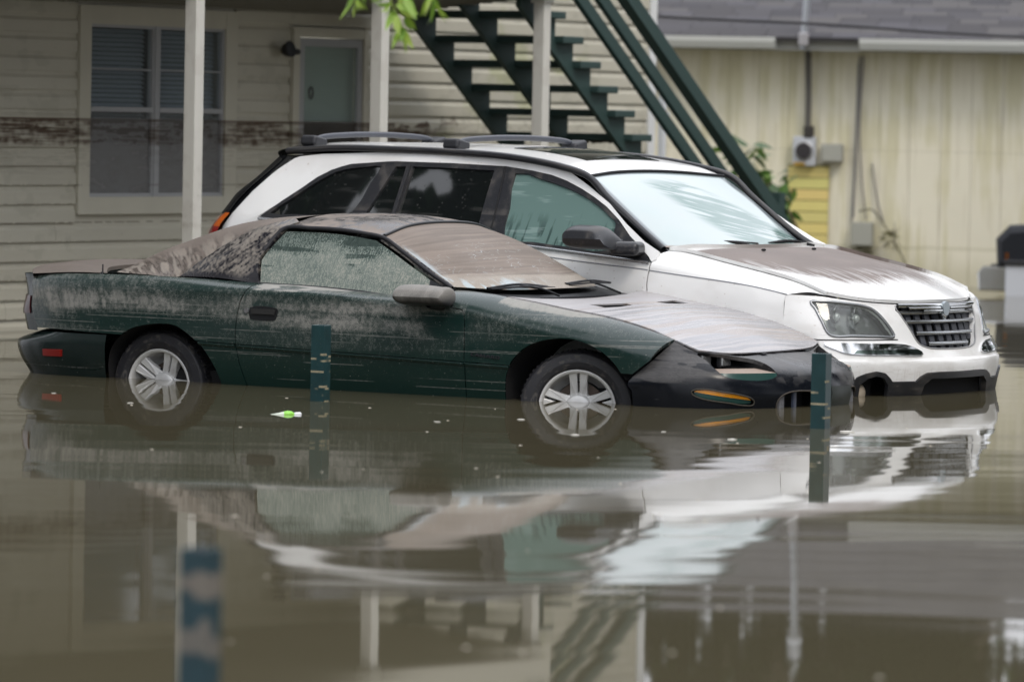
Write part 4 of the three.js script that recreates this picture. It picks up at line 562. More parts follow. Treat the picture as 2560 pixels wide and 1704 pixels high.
function hatchTex() { return bake(1024, 512, (u, v) => { const x = -1.2 + u * 5, z = -1 + v * 2; const a = fbm(x * 6, z * 5, 4, 171), g = vn(x * 260, z * 260, 7), str = fbm((x * .9 - z) * 80, (x + z * .5) * 12, 4, 75); const side = sst(.45, .62, z + .1 * (a - .5)); let c = [0, 1, 2].map(k => BROWN[k] * (.52 + .24 * a + .12 * (g - .5))); const bare = side * sst(.40, .62, str * .75 + a * .3) ; c = c.map((q, k) => mix(q, [.05, .046, .046][k], bare * .55)); const pale = side * sst(.56, .66, fbm(x * 34 - z * 30, z * 9, 3, 88)); c = c.map((q, k) => mix(q, [.33, .29, .24][k], pale * .55 * (.6 + .5 * g))); return { c, r: mix(.6, .25, bare * (1 - pale)), h: a }; }, 'crh'); }
const Zg = (x, y) => { const d = y - .54; return .81 - .5 * d - .5 * d * d; };
const gf = (x, y) => [x, y, Zg(x, y)];
for (const m of [1, -1]) {
  const fr = [[.640, .543, .803], [.612, .60, .783], [.594, .678, .738], [.612, .725, .706], [.675, .842, .615], [.70, .875, .52]], rr2 = [[.10, .566, .768], [.16, .62, .735], [.23, .678, .70], [.32, .75, .64], [.45, .832, .56], [.62, .892, .43]];
  const mid = fr.map((p, i) => [mix(p[0], rr2[i][0], .5), mix(p[1], rr2[i][1], .5) + .012, mix(p[2], rr2[i][2], .5) + .022]);
  const g = patch((a, t) => loftFn([rr2, mid, fr])(t, a), 16, 30, p => [(p[0] + .1) / .9, (p[1] - .5) / .45], .02); const sail = Array.isArray(g) ? g : [g];
  part('sail_panel', m > 0 ? sail : sail.map(mirrorZ), withTex(phy([1, 1, 1], 1), sailTex(m)), car);
}
function sailTex() { return sailTex.t || (sailTex.t = bake(512, 512, (u, v) => { // u, v over 0.9 m by 0.45 m
  const x = u * .9, y = v * .45; const ang = x * .62 - y * .78, al = x * .78 + y * .62; const str = fbm(ang * 70, al * 14, 4, 4), a = fbm(x * 10, y * 12, 4, 22), g = vn(x * 300, y * 300, 3), g2 = vn(x * 90, y * 90, 13);
  let d = sst(.38, .64, str * .35 + a * .40 + g2 * .25) * (.5 + .5 * g); d *= sst(.07, .11, y + .05 * (a - .5)) * .9 + .08; d = clamp(d * .72);
  return { c: [0, 1, 2].map(k => mix([.020, .019, .023][k], [.34, .30, .25][k], d)), r: mix(.26, .85, d) }; }, 'cr', THREE.MirroredRepeatWrapping)); }
// ---- roof, screens
const roofN = [[.675, .846, .612], [.85, .852, .612], [1.03, .848, .608], [1.17, .834, .600], [1.285, .815, .585]], roofM = [[.655, .892, .34], [.85, .902, .36], [1.03, .900, .36], [1.18, .888, .355], [1.30, .866, .345]], roofC = [[.62, .912, 0], [.80, .921, 0], [1.0, .922, 0], [1.18, .908, 0], [1.30, .882, 0]];
part('roof', patch((a, t) => loftFn([roofN, roofM, roofC, f2(roofM), f2(roofN)])(t, a), 48, 30, uvP), roofMat, car);
const headN = [1.287, .814, .585], wsN = [headN, [1.42, .752, .622], [1.60, .660, .672], [1.79, .566, .722]];
const wsM = [[1.30, .865, .345], [1.52, .790, .40], [1.76, .676, .44], [1.985, .552, .47]], wsC = [[1.302, .880, 0], [1.54, .802, 0], [1.80, .683, 0], [2.045, .552, 0]];
const wsF = (a, t) => loftFn([wsN, wsM, wsC, f2(wsM), f2(wsN)])(t, a);
const wsTex = bake(1024, 1024, (u, v) => { // u across (0 near), v from roof to cowl
  const rows = fbm(u * 2.2, v * 46 + 3 * fbm(u * 4, v * 3, 2, 3), 3, 6), a = fbm(u * 9, v * 9, 4, 12), g = vn(u * 420, v * 420, 2), sc = fbm(u * 26 + v * 13, v * 26 - u * 9, 2, 19);
  let t = clamp(.5 + (rows - .5) * 1.5 + (a - .5) * .6 + (g - .5) * .35);
  let c = [0, 1, 2].map(k => mix(BROWN[k] * .62, BROWN[k] * .98, t)), r = .7, tr = 0;
  const pale = sst(.76, .88, v + (a - .5) * .10 + (rows - .5) * .08); c = c.map((q, k) => mix(q, [.39, .355, .305][k] * (.8 + .4 * g), pale * .6));
  // glass bared in cracks, and in drips low down by the near pillar
  const tiny = Math.abs(sc - .5) < .010 && a > .48 ? .6 : 0;
  const dripz = fbm(u * 34, v * 5, 3, 31), low = sst(.84, .93, v + .10 * (dripz - .5)) * sst(.50, .30, u + .2 * (a - .5));
  let bare = Math.max(tiny * sst(.25, .5, v) * sst(.9, .7, v), low * sst(.44, .56, dripz) * .9, sst(.055, .02, u + .05 * (dripz - .5)) * sst(.2, .5, v) * sst(.40, .55, dripz) * .8);
  c = c.map((q, k) => mix(q, [.36, .44, .47][k], bare * .85)); r = mix(r, .12, bare);
  return { c, r, h: t * (1 - bare) };
}, 'crh');
part('windscreen', patch(wsF, 48, 40, (p, a, t) => [a, t]), withTex(phy([1, 1, 1], 1), wsTex, .0008), car);
// black mouldings: roof rail, screen pillars
for (const m of [1, -1]) {
  const S2 = a => a.map(p => [p[0], p[1], p[2] * m]);
  part('roof_moulding', tube(S2([[.60, .72, .706], [.672, .838, .622], [.85, .846, .620], [1.03, .842, .617], [1.17, .828, .610], [1.285, .808, .598], [1.42, .745, .634], [1.60, .652, .682], [1.80, .560, .735]]), .011, 60, 8), rubber, car);
  const pil = [[1.275, .820, .572], [1.42, .757, .612], [1.60, .666, .660], [1.80, .570, .716]], pl2 = pil.map(p => [p[0] - .012, p[1] - .028, p[2] + .026]);
  part('windscreen_pillar', patch(loftFn([S2(pil), S2(pil.map(p => [p[0] - .002, p[1] + .002, p[2] + .016])), S2(pl2)]), 30, 6, p => [(p[0] + .1) / .9, (p[1] - .5) / .45]), withTex(phy([1, 1, 1], 1), sailTex()), car);
}
// windscreen frame band along the header
part('windscreen_header', tube([...[wsN[0], wsM[0], wsC[0]], ...[wsM[0], wsN[0]].map(p => [p[0], p[1], -p[2]])].map(p => [p[0] - .004, p[1] + .004, p[2]]), .010, 40, 8), black, car);
// ---- side windows with runs of silt
const winTex = bake(1024, 512, (u, v) => {
  const x = .5 + u * 1.3, y = .48 + v * .40; const run = fbm(x * 240, y * 40, 3, 5), gr = vn(x * 330, y * 180, 3), a = fbm(x * 4, y * 9, 3, 8), sm = fbm(x * 3, y * 60, 2, 14);
  const film = sst(.80, .66, y + (a - .5) * .22) * (.20 + .25 * fbm(x * 11, y * 14, 3, 45)), smear = sst(.60, .70, fbm(x * 2.6, y * 34, 3, 64)) * sst(.45, .6, fbm(x * 5, y * 7, 2, 9));
  let d = film + .36 * sst(.46, .66, run * .55 + gr * .5) * (.5 + .6 * a);
  d = Math.max(d, .12 + .15 * (a - .5)); d *= 1 - .65 * smear; d = clamp(d);
  return { c: [0, 1, 2].map(k => mix([.30, .42, .38][k], [.36, .345, .29][k] * (.75 + .4 * gr), clamp(d * 1.3))), r: mix(.06, .8, clamp(d * 1.3)), t: clamp(.92 - d * 1.15) };
}, 'crt');
const winMat = withTex(phy([1, 1, 1], 1, { thickness: 0, ior: 1.5 }), winTex);
const winPoly = [[.640, .548], [.600, .672], [.614, .712], [.684, .828], [.78, .829], [.908, .828], [1.03, .822], [1.165, .809], [1.27, .796], [1.37, .752], [1.50, .690], [1.69, .600], [1.70, .560], [1.53, .512], [1.256, .529], [1.0, .541]];
for (const m of [1, -1]) { const g = panel(gf, winPoly, { edge: .05, hem: .004, lift: -.008, uvFn: p => [(p[0] - .5) / 1.3, (p[1] - .48) / .40] }); part('side_window', m > 0 ? g : mirrorZ(g), winMat, car);
  const q = panel(gf, [[1.69, .603], [1.81, .556], [1.70, .548]], { edge: .05, hem: .01 }); part('mirror_sail', m > 0 ? q : mirrorZ(q), black, car);
  const bz = a => a.map(p => [p[0], p[1], p[2] * m]); part('belt_seal', tube(bz([[.632, .545, .806], [1.0, .538, .809], [1.256, .526, .813], [1.53, .509, .820], [1.82, .55, .79]]), .008, 40, 6), rubber, car); }
// ---- bonnet with two scoops
const hoodN = [[2.138, .528, .735], [2.338, .502, .728], [2.513, .475, .722], [2.69, .453, .718], [2.837, .426, .715], [2.983, .388, .712], [3.118, .340, .706], [3.245, .293, .69]];
const hoodQ = [[2.158, .512, .47], [2.34, .507, .47], [2.52, .486, .47], [2.70, .458, .47], [2.86, .428, .47], [3.02, .388, .465], [3.18, .336, .46], [3.312, .272, .45]];
const hoodC = [[2.175, .502, 0], [2.35, .508, 0], [2.53, .494, 0], [2.72, .468, 0], [2.89, .438, 0], [3.06, .396, 0], [3.22, .338, 0], [3.352, .270, 0]];
const hoodL = loftFn([hoodN, hoodQ, hoodC, f2(hoodQ), f2(hoodN)]);
const hoodF = (t, a) => hoodL(clamp(t), clamp(a));
const scoop = [[.25, .252], [.268, .33], [.288, .418], [.326, .405], [.334, .33], [.324, .254]];
const hood = part('bonnet', panel(hoodF, [[.002, .004], [.002, .996], [.998, .996], [.998, .004]], { holes: [scoop, scoop.map(p => [p[0], 1 - p[1]])], edge: .045, hem: .008, out: 1, uvFn: uvP }), hoodMat, car);
for (const m of [1, -1]) { const sc = scoop.map(p => hoodF(p[0], m > 0 ? p[1] : 1 - p[1])); const c = sc.reduce((s, p) => s.map((v, k) => v + p[k] / sc.length), [0, 0, 0]); part('bonnet_scoop', box(.22, .004, .40, 0, 0, 0).rotateZ(-.13).translate(c[0], c[1] - .05, c[2]), deep, hood); }
// cowl grille, wipers
part('cowl', patch(loftFn([mir([[1.80, .548, .735], [1.99, .528, .47], [2.05, .520, 0]]), mir([[1.98, .515, .74], [2.08, .500, .47], [2.12, .494, 0]]), mir([[2.13, .500, .74], [2.15, .496, .47], [2.17, .490, 0]])]), 40, 8), black, car);
for (let i = 0; i < 34; i++) { const z = .28 - i * .022; part('cowl_vent', box(.06, .006, .007, 2.105, .505, z), rubber, car); }
for (const [a, b, c] of [[[1.935, .560, .60], [1.985, .578, .36], [2.02, .556, .05]], [[2.01, .572, -.10], [2.02, .585, -.34], [2.00, .568, -.60]]]) { const w = part('wiper', tube([a, b, c], .007, 20, 6), black, car); part('wiper_blade', tube([[a[0] + .012, a[1] - .004, a[2] - .02], [b[0] + .02, b[1] - .012, b[2]], [c[0] + .01, c[1], c[2]]], .005, 20, 5), rubber, w); part('wiper_arm', tube([[2.09, .515, (b[2] + c[2]) / 2 - .1], [2.05, .55, (b[2] + c[2]) / 2], b], .006, 14, 6), black, w); }
// ---- nose
const nose = loftFn([at(-.12, [[2.955, .82], [3.17, .79], [3.38, .68], [3.53, .45], [3.62, .22], [3.65, 0]]), at(0, [[2.955, .845], [3.18, .815], [3.40, .70], [3.56, .46], [3.65, .22], [3.685, 0]]), at(.08, [[2.955, .865], [3.19, .825], [3.415, .705], [3.575, .465], [3.662, .22], [3.695, 0]]),
  mir([[2.94, .125, .875], [3.18, .15, .825], [3.40, .16, .70], [3.55, .165, .465], [3.63, .168, .22], [3.66, .17, 0]]), mir([[3.03, .22, .82], [3.2, .225, .78], [3.36, .22, .66], [3.47, .22, .46], [3.53, .22, .22], [3.55, .22, 0]]), mir([[3.118, .335, .712], [3.236, .286, .69], [3.29, .274, .56], [3.33, .256, .40], [3.345, .258, .2], [3.35, .260, 0]])]);
const nz = (a, t) => nose(clamp(a, 0, 1), clamp(t, 0, 1));
const hl = spl([[.1113, .980], [.1598, .988], [.224, .988], [.2788, .982], [.3150, .935], [.3244, .8435], [.3237, .7554], [.3195, .6549], [.317, .6014], [.3012, .5649], [.2752, .5449], [.2449, .5535], [.218, .5799], [.202, .618], [.1938, .6658], [.1821, .7475], [.159, .8674]], 3, true);
const sg = spl([[.1328, .4068], [.138, .4341], [.1578, .4493], [.1968, .4142], [.2263, .3825], [.2503, .3332], [.2589, .277], [.2572, .2389], [.2399, .2342], [.2098, .266], [.1792, .2905], [.1506, .3277], [.136, .3738]], 3, true);
const inT = [[.3117, .14], [.308, .2587], [.3153, .3477], [.3338, .3982], [.3611, .4149], [.4004, .4089], [.455, .40], [.46, .14]];
const fl = P => P.map(p => [1 - p[0], p[1]]);
part('front_fascia', panel(nz, [[0.001, 0], [0.001, .2], [0.001, .4], [0.001, .6], [0.001, .8], [0.001, .997], [.999, .997], [.999, .8], [.999, .6], [.999, .4], [.999, .2], [.999, 0]], { holes: [hl, fl(hl), sg, fl(sg), inT, fl(inT)], edge: .04, hem: .02, out: 1, uvFn: p => [.5 + p[2] * .5, clamp((p[1] + .12) / .46)] }), fascia, car);
part('fascia_insert', panel(nz, [[.472, .45], [.60, .44], [.60, .18], [.472, .19]], { edge: .05, hem: .012, lift: .010 }), std([.020, .026, .022], .45), car);
for (const m of [0, 1]) { // headlamp bay, lamps, shelf of silt, indicators, ducts
  const k = m ? -1 : 1, mm = g => m ? mirrorZ(g) : g;
  const back = (d, P, sy = 0) => P.map(([a, t]) => { const p = nz(a, t), n = surfNormal(nz, a, t); return [p[0] - d, p[1] + sy, p[2] - d * .25]; });
  const bay = part('headlamp_bay', mm((() => { const A = hl.map(p => nz(p[0], p[1])), B = back(.16, hl, -.015); const pos = [], idx = [], n = A.length; A.forEach((p, i) => pos.push(...p, ...B[i])); for (let i = 0; i < n; i++) { const a = 2 * i, b = 2 * ((i + 1) % n); idx.push(a, b, b + 1, a, b + 1, a + 1); } const c0 = B.reduce((s, p) => s.map((v, q) => v + p[q] / n), [0, 0, 0]); pos.push(...c0); for (let i = 0; i < n; i++) idx.push(2 * i + 1, 2 * ((i + 1) % n) + 1, 2 * n); const g = new THREE.BufferGeometry(); g.setAttribute('position', new THREE.Float32BufferAttribute(pos, 3)); g.setIndex(idx); const h = g.toNonIndexed(); h.computeVertexNormals(); h.setAttribute('uv', new THREE.Float32BufferAttribute(new Float32Array(h.attributes.position.count * 2), 2)); return h; })()), deep, car);
  for (const [lx, lz] of [[3.235, .60], [3.285, .475]]) { const lm = part('headlamp', box(.03, .062, .10, lx, .235, lz * k, .008), phy([.32, .33, .33], .12, { metalness: .6 }), car); part('lamp_rim', box(.028, .074, .112, lx - .006, .235, lz * k, .006), black, lm); }
  const lowE = spl([[.1938, .6658], [.202, .618], [.218, .5799], [.2449, .5535], [.2752, .5449], [.3012, .5649], [.317, .6014]], 4).map(p => nz(p[0], p[1]));
  part('headlamp_shelf', mm(patch((a, t) => { const p = cr(lowE, a), i = [p[0] - .15, .196, p[2] - .05]; const q = [p[0] - .012, .180, p[2] - .004]; return cr([q, i], t); }, 24, 4)), silt, car);
  part('headlamp_lip', mm(patch((a, t) => { const p = cr(lowE, a); return cr([[p[0] - .004, p[1], p[2]], [p[0] - .012, .180, p[2] - .004]], t); }, 24, 4)), greenIn, car);
  const cenS = sg.reduce((s, p) => [s[0] + p[0] / sg.length, s[1] + p[1] / sg.length], [0, 0]);
  const sI = sg.map(p => [mix(cenS[0], p[0], .93), mix(cenS[1], p[1], .90)]);
  const upper = sI.filter(p => p[1] > .405 - 1.02 * (p[0] - .14)), split = (a) => .412 - 1.02 * (a - .136);
  const half = (keep) => { const o = []; sI.forEach((p, i) => { const q = sI[(i + 1) % sI.length], a = p[1] - split(p[0]), b = q[1] - split(q[0]); if (keep ? a >= 0 : a < 0) o.push(p); if ((a >= 0) !== (b >= 0)) { const t = a / (a - b); o.push([mix(p[0], q[0], t), mix(p[1], q[1], t)]); } }); return o; };
  part('indicator', mm(panel(nz, half(true), { edge: .03, hem: .008, lift: -.012 })), phy([.95, .36, .01], .22, { clearcoat: .6 }), car);
  part('indicator_surround', mm(panel(nz, half(false), { edge: .03, hem: .008, lift: -.014 })), greenIn, car);
  part('indicator_seal', mm(tube(sg.filter((_, i) => i % 3 === 0).map(p => nz(p[0], p[1])), .004, 80, 6, true)), std([.045, .04, .03], .7), car);
  const B2 = (d) => inT.map(([a, t]) => { const p = nz(a, t); return [p[0] - d, p[1], p[2] * .97]; });
  part('duct_edge', mm(tube(inT.slice(0, 7).map(p => nz(p[0], p[1])), .004, 40, 6)), std([.06, .05, .04], .8), car);
  part('duct_liner', mm(box(.14, .26, .40, 3.47, .0, .29)), deep, car);
  part('duct_bracket', mm(box(.02, .16, .05, 3.575, .02, .40, .005)), std([.14, .14, .15], .5), car);
  part('duct_bracket', mm(box(.02, .16, .03, 3.60, .01, .30, .005)), std([.05, .06, .09], .4), car);
}
part('hood_lip_chip', box(.02, .006, .05, 3.352, .262, .17), black, car);
// ---- mirrors
for (const m of [1, -1]) {
  const prof = [[-.155, .0], [-.15, .04], [-.115, .058], [0, .062], [.10, .055], [.155, .05], [.163, .0], [.155, -.045], [.10, -.048], [0, -.047], [-.11, -.045], [-.148, -.03]];
  const P = (a, t) => { const c = cr([...prof, prof[0]], a), k = Math.sin(Math.PI * clamp(t, .0, 1)) ** .45; return [1.785 + c[0] * mix(.86, 1, k) , .520 + c[1] * k, (1.0 + (t - .5) * .17) * 1]; };
  const g = patch(P, 48, 16, (p) => [p[0] * 1.0, p[1]]);
  const mt = part('door_mirror', m > 0 ? g : mirrorZ(g), withTex(phy([1, 1, 1], 1), sailTexMirror()), car);
  const arm = tube([[1.86, .475, .92], [1.84, .478, .95], [1.82, .490, 1.0]], .028, 10, 8); part('mirror_stalk', m > 0 ? arm : mirrorZ(arm), black, mt);
}
function sailTexMirror() { return sailTexMirror.t || (sailTexMirror.t = bake(512, 256, (u, v) => { const x = u * 2, y = v; const g = vn(x * 300, y * 300, 3), a = fbm(x * 14, y * 14, 3, 6); const d = clamp(sst(.485, .545, y + (a - .5) * .03) * (.55 + .35 * g + .3 * (a - .5)) + (g > .93 ? .3 : 0)); return { c: [0, 1, 2].map(k => mix([.02, .02, .022][k], [.30, .285, .26][k], d)), r: mix(.35, .8, d) }; }, 'cr', THREE.RepeatWrapping)); }
// ---- door handle, lock, badge, aerial
for (const m of [1, -1]) {
  const mm = g => m > 0 ? g : mirrorZ(g);
  const h = part('door_handle', mm(panel(sideF, spl([[.661, .420], [.83, .421], [.838, .412], [.826, .364], [.815, .357], [.672, .358], [.660, .366]], 3, true), { edge: .03, hem: .012, lift: .002 })), black, car);
  part('handle_flap', mm(panel(sideF, [[.672, .416], [.826, .417], [.82, .388], [.672, .388]], { edge: .03, hem: .010, lift: .011 })), std([.03, .03, .03], .35), h);
  const lk = new THREE.CylinderGeometry(.014, .014, .01, 20); lk.rotateX(Math.PI / 2); lk.translate(.639, .404, Zc(.639, .404) + .003); part('door_lock', mm(lk), std([.5, .5, .52], .3, { metalness: .9 }), car);
}
for (const m of [1, -1]) {
  const word = new TextGeometry('CAMARO', { font, size: .0165, depth: .004, curveSegments: 3 }); word.computeBoundingBox(); const bw = word.boundingBox.max.x; word.scale(.178 / bw, 1, 1); word.rotateZ(-.075); word.translate(2.034, .2225, Zc(2.1, .225) + .0005);
  part('fender_badge', m > 0 ? word : (() => { const w = new TextGeometry('CAMARO', { font, size: .0165, depth: .004, curveSegments: 3 }); w.scale(.178 / bw, 1, 1); w.rotateY(Math.PI); w.translate(2.21, .2225, -Zc(2.1, .225) - .0005); return w; })(), std([.02, .02, .025], .35), car);
}
const ant = part('aerial_base', new THREE.CylinderGeometry(.008, .013, .035, 12).translate(-.392, .556, .80), black, car); part('aerial_stub', new THREE.CylinderGeometry(.004, .004, .05, 8).translate(-.389, .59, .80), black, ant);
// ---- cabin
part('cabin_floor', box(2.2, .08, 1.5, 1.0, .02, 0), deep, car); part('dashboard', box(.34, .14, 1.36, 1.74, .46, 0, .05), std([.03, .03, .032], .7), car);
for (const z of [.36, -.36]) { const s = part('seat', [box(.5, .16, .5, .98, .16, z, .06), box(.16, .55, .48, .70, .40, z, .06), box(.09, .16, .26, .64, .72, z, .04)], std([.07, .07, .07], .85), car); }
part('cabin_rear', box(.5, .5, 1.3, .15, .25, 0), deep, car);
part('under_body', box(3.0, .3, 1.30, 1.3, -.08, 0), deep, car);
for (const [x, nm] of [[.08, 'rear'], [2.57, 'front']]) for (const m of [1, -1]) { // wheel house
  const P = nm === 'rear' ? arcR : arcF; const g = patch((a, t) => { const p = cr(P, a); const z = Zc(clamp(p[0], -.3, 2.9), Math.max(p[1], -.1)) - .012; return [p[0], p[1] + .004, mix(z, .52, t)]; }, 40, 3);
  part('wheel_arch_liner', m > 0 ? g : mirrorZ(g), deep, car); }
// ---- wheels
const tyreMat = withTex(std([1, 1, 1], 1), bake(512, 256, (u, v) => { const g = fbm(u * 60, v * 30, 4, 3), d = sst(.55, .75, g) * .35; return { c: [0, 1, 2].map(k => mix([.017, .017, .020][k], [.16, .145, .125][k], d)), r: .55 + .3 * d, h: 0 }; }));
const alloyTex = bake(512, 512, (u, v) => { const g = vn(u * 160, v * 160, 3), a = fbm(u * 9, v * 9, 4, 8); const d = clamp(.30 * sst(.5, .75, a) + (g > .95 ? .4 : 0)); return { c: [0, 1, 2].map(k => mix([.72, .72, .71][k], [.26, .22, .18][k], d)), r: .34 + .4 * d }; }, 'cr', THREE.RepeatWrapping);
const alloy = withTex(std([1, 1, 1], 1, { metalness: .25 }), alloyTex);
const R = .3325;
function wheel(x, y, z, steer, spin) {
  const w = new THREE.Group(); w.name = 'wheel'; w.position.set(x, y, z); w.rotation.y = (z > 0 ? 0 : Math.PI) + steer; w.scale.set(.91, .91, 1); car.add(w);
  const tp = [[.222, -.10], [.226, -.115], [.25, -.12], [.295, -.118], [.318, -.108], [.330, -.085], [.3325, -.05], [.3325, .05], [.330, .085], [.320, .106], [.312, .114], [.308, .112], [.270, .120], [.262, .117], [.240, .114], [.228, .108], [.222, .094]].map(p => new THREE.Vector2(p[0], p[1]));
  const tg = new THREE.LatheGeometry(tp, 72); tg.rotateX(Math.PI / 2); part('tyre', tg, tyreMat, w);
  const tr = []; for (let i = 0; i < 64; i++) { const a = i / 64 * Math.PI * 2, b = box(.012, .006, .05, 0, R, .062); b.rotateZ(a); tr.push(b); const c = box(.012, .006, .05, 0, R, -.02); c.rotateZ(a + .04); tr.push(c); } part('tread_blocks', tr, std([.012, .012, .014], .85), w);
  const rp = [[.15, -.05], [.185, -.02], [.196, .03], [.198, .075], [.202, .092], [.207, .104], [.219, .1075], [.2235, .106], [.2235, .09]].map(p => new THREE.Vector2(p[0], p[1])); const rg = new THREE.LatheGeometry(rp, 72); rg.rotateX(Math.PI / 2);
  const rim = part('rim', rg, alloy, w);
  const hp = [[0, .052], [.05, .054], [.085, .045], [.095, .03], [.09, .01]].map(p => new THREE.Vector2(p[0], p[1])); const hg = new THREE.LatheGeometry(hp, 48); hg.rotateX(Math.PI / 2); part('hub', hg, alloy, rim);
  for (let i = 0; i < 5; i++) { // five split spokes
    const geo = []; for (const s of [-1, 1]) { const sh = new THREE.Shape(); sh.moveTo(.055, s * .009); sh.lineTo(.203, s * .012); sh.lineTo(.206, s * .054); sh.quadraticCurveTo(.16, s * .040, .06, s * .046); sh.closePath(); const e = new THREE.ExtrudeGeometry(sh, { depth: .030, bevelEnabled: true, bevelSize: .005, bevelThickness: .006, bevelSegments: 2, steps: 1 }); const q = e.attributes.position; for (let n = 0; n < q.count; n++) { const r = Math.hypot(q.getX(n), q.getY(n)); q.setZ(n, q.getZ(n) + .012 + .040 * sst(.07, .21, r)); } e.computeVertexNormals(); e.rotateZ(spin + i * Math.PI * 2 / 5); geo.push(e); }
    part('spoke', geo, alloy, rim); }
  const cp = [[0, .074], [.04, .0735], [.068, .069], [.080, .060], [.083, .045]].map(p => new THREE.Vector2(p[0], p[1])); const cg = new THREE.LatheGeometry(cp, 40); cg.rotateX(Math.PI / 2); const cap = part('centre_cap', cg, std([.60, .60, .59], .4, { metalness: .3 }), w);
  const bt = new THREE.Shape(); [[-.022, -.005], [-.008, -.005], [-.008, -.008], [.010, -.008], [.010, -.005], [.024, -.005], [.022, .005], [.008, .005], [.008, .008], [-.010, .008], [-.010, .005], [-.024, .005]].forEach((p, i) => i ? bt.lineTo(...p) : bt.moveTo(...p)); const be = new THREE.ExtrudeGeometry(bt, { depth: .003, bevelEnabled: false }); be.translate(0, 0, .0725); part('cap_emblem', be, std([.05, .05, .05], .4), cap);
  const dg = new THREE.CylinderGeometry(.145, .145, .012, 40); dg.rotateX(Math.PI / 2); dg.translate(0, 0, -.01); part('brake_disc', dg, std([.10, .075, .06], .6, { metalness: .4 }), w);
  const bg = new THREE.CylinderGeometry(.20, .20, .02, 40); bg.rotateX(Math.PI / 2); bg.translate(0, 0, -.06); part('wheel_back', bg, deep, w);
  return w;
}
wheel(.003, -.034, .71, 0, 1.187); wheel(2.569, -.034, .71, .38, 1.571); wheel(.003, -.034, -.70, 0, .3); wheel(2.569, -.034, -.70, .38, .3);
}
// ================================================================== bollards
{ const tex = (s) => bake(256, 512, (u, v) => { const row = Math.floor(v * 46), run = vn(u * 6 + row * 3.3, row, s), g = vn(u * 70, v * 150, s + 3); let d = 0; if (h2(row, s, 2) > .72 && run > .55) d = sst(.55, .7, run) * (.5 + .5 * g); if (g > .965) d = Math.max(d, .7); const a = fbm(u * 5, v * 9, 3, s); return { c: [.016, .046, .050].map((q, k) => mix(q * (.75 + .5 * a), [.36, .31, .20][k], clamp(d))), r: mix(.32, .8, d) }; });
  const mk = (x, z, h, turn, label, s, mat) => { const p = thing('bollard', label, 'bollard', [x, 0, z], turn, 'green square bollards'); const w = .071; const sh = new THREE.Shape(); const o = w / 2, i = w / 2 - .005; sh.moveTo(-o, -o); sh.lineTo(o, -o); sh.lineTo(o, o); sh.lineTo(-o, o); sh.closePath(); const hole = new THREE.Path(); hole.moveTo(-i, -i); hole.lineTo(-i, i); hole.lineTo(i, i); hole.lineTo(i, -i); hole.closePath(); sh.holes.push(hole); const g = new THREE.ExtrudeGeometry(sh, { depth: h + .45 - .002, bevelEnabled: true, bevelSize: .0015, bevelThickness: .001, bevelSegments: 1 }); g.rotateX(-Math.PI / 2); g.translate(0, -.45, 0); const q = g.attributes.position, uv = g.attributes.uv; for (let k = 0; k < q.count; k++) uv.setXY(k, .5 + (q.getX(k) - q.getZ(k)) * 4, (q.getY(k) + .05) / .5); part('tube', g, mat || withTex(std([1, 1, 1], 1), tex(s)), p); part('cap', box(w - .012, .006, w - .012, 0, h - .008, 0), std([.05, .03, .03], .8), p); return p; };
  mk(-.972, -24.39, .388, -.447, 'green square bollard in front of the green coupe door', 5);
  mk(1.488, -22.99, .361, -.44, 'green square bollard in front of the green coupe nose', 15);
  const near = bake(256, 512, (u, v) => { const y = v * .5 - .05; const a = fbm(u * 4, y * 12, 3, 7); const band = Math.max(sst(.012, -.006, Math.abs(y - .338) - .020 - .09 * (a - .5)), sst(.012, -.004, Math.abs(y - .195) - .026 - .12 * (a - .5)) * .8, sst(.12, .02, y + .1 * (a - .5)) * .75); return { c: [.012, .036, .046].map((q, k) => mix(q * (.8 + .4 * a), [.17, .145, .12][k], clamp(band * .8))), r: .6 }; });
  mk(-.735, -11.45, .425, -.447, 'blurred green bollard with peeling paint close to the camera', 25, withTex(std([1, 1, 1], 1), near)); }
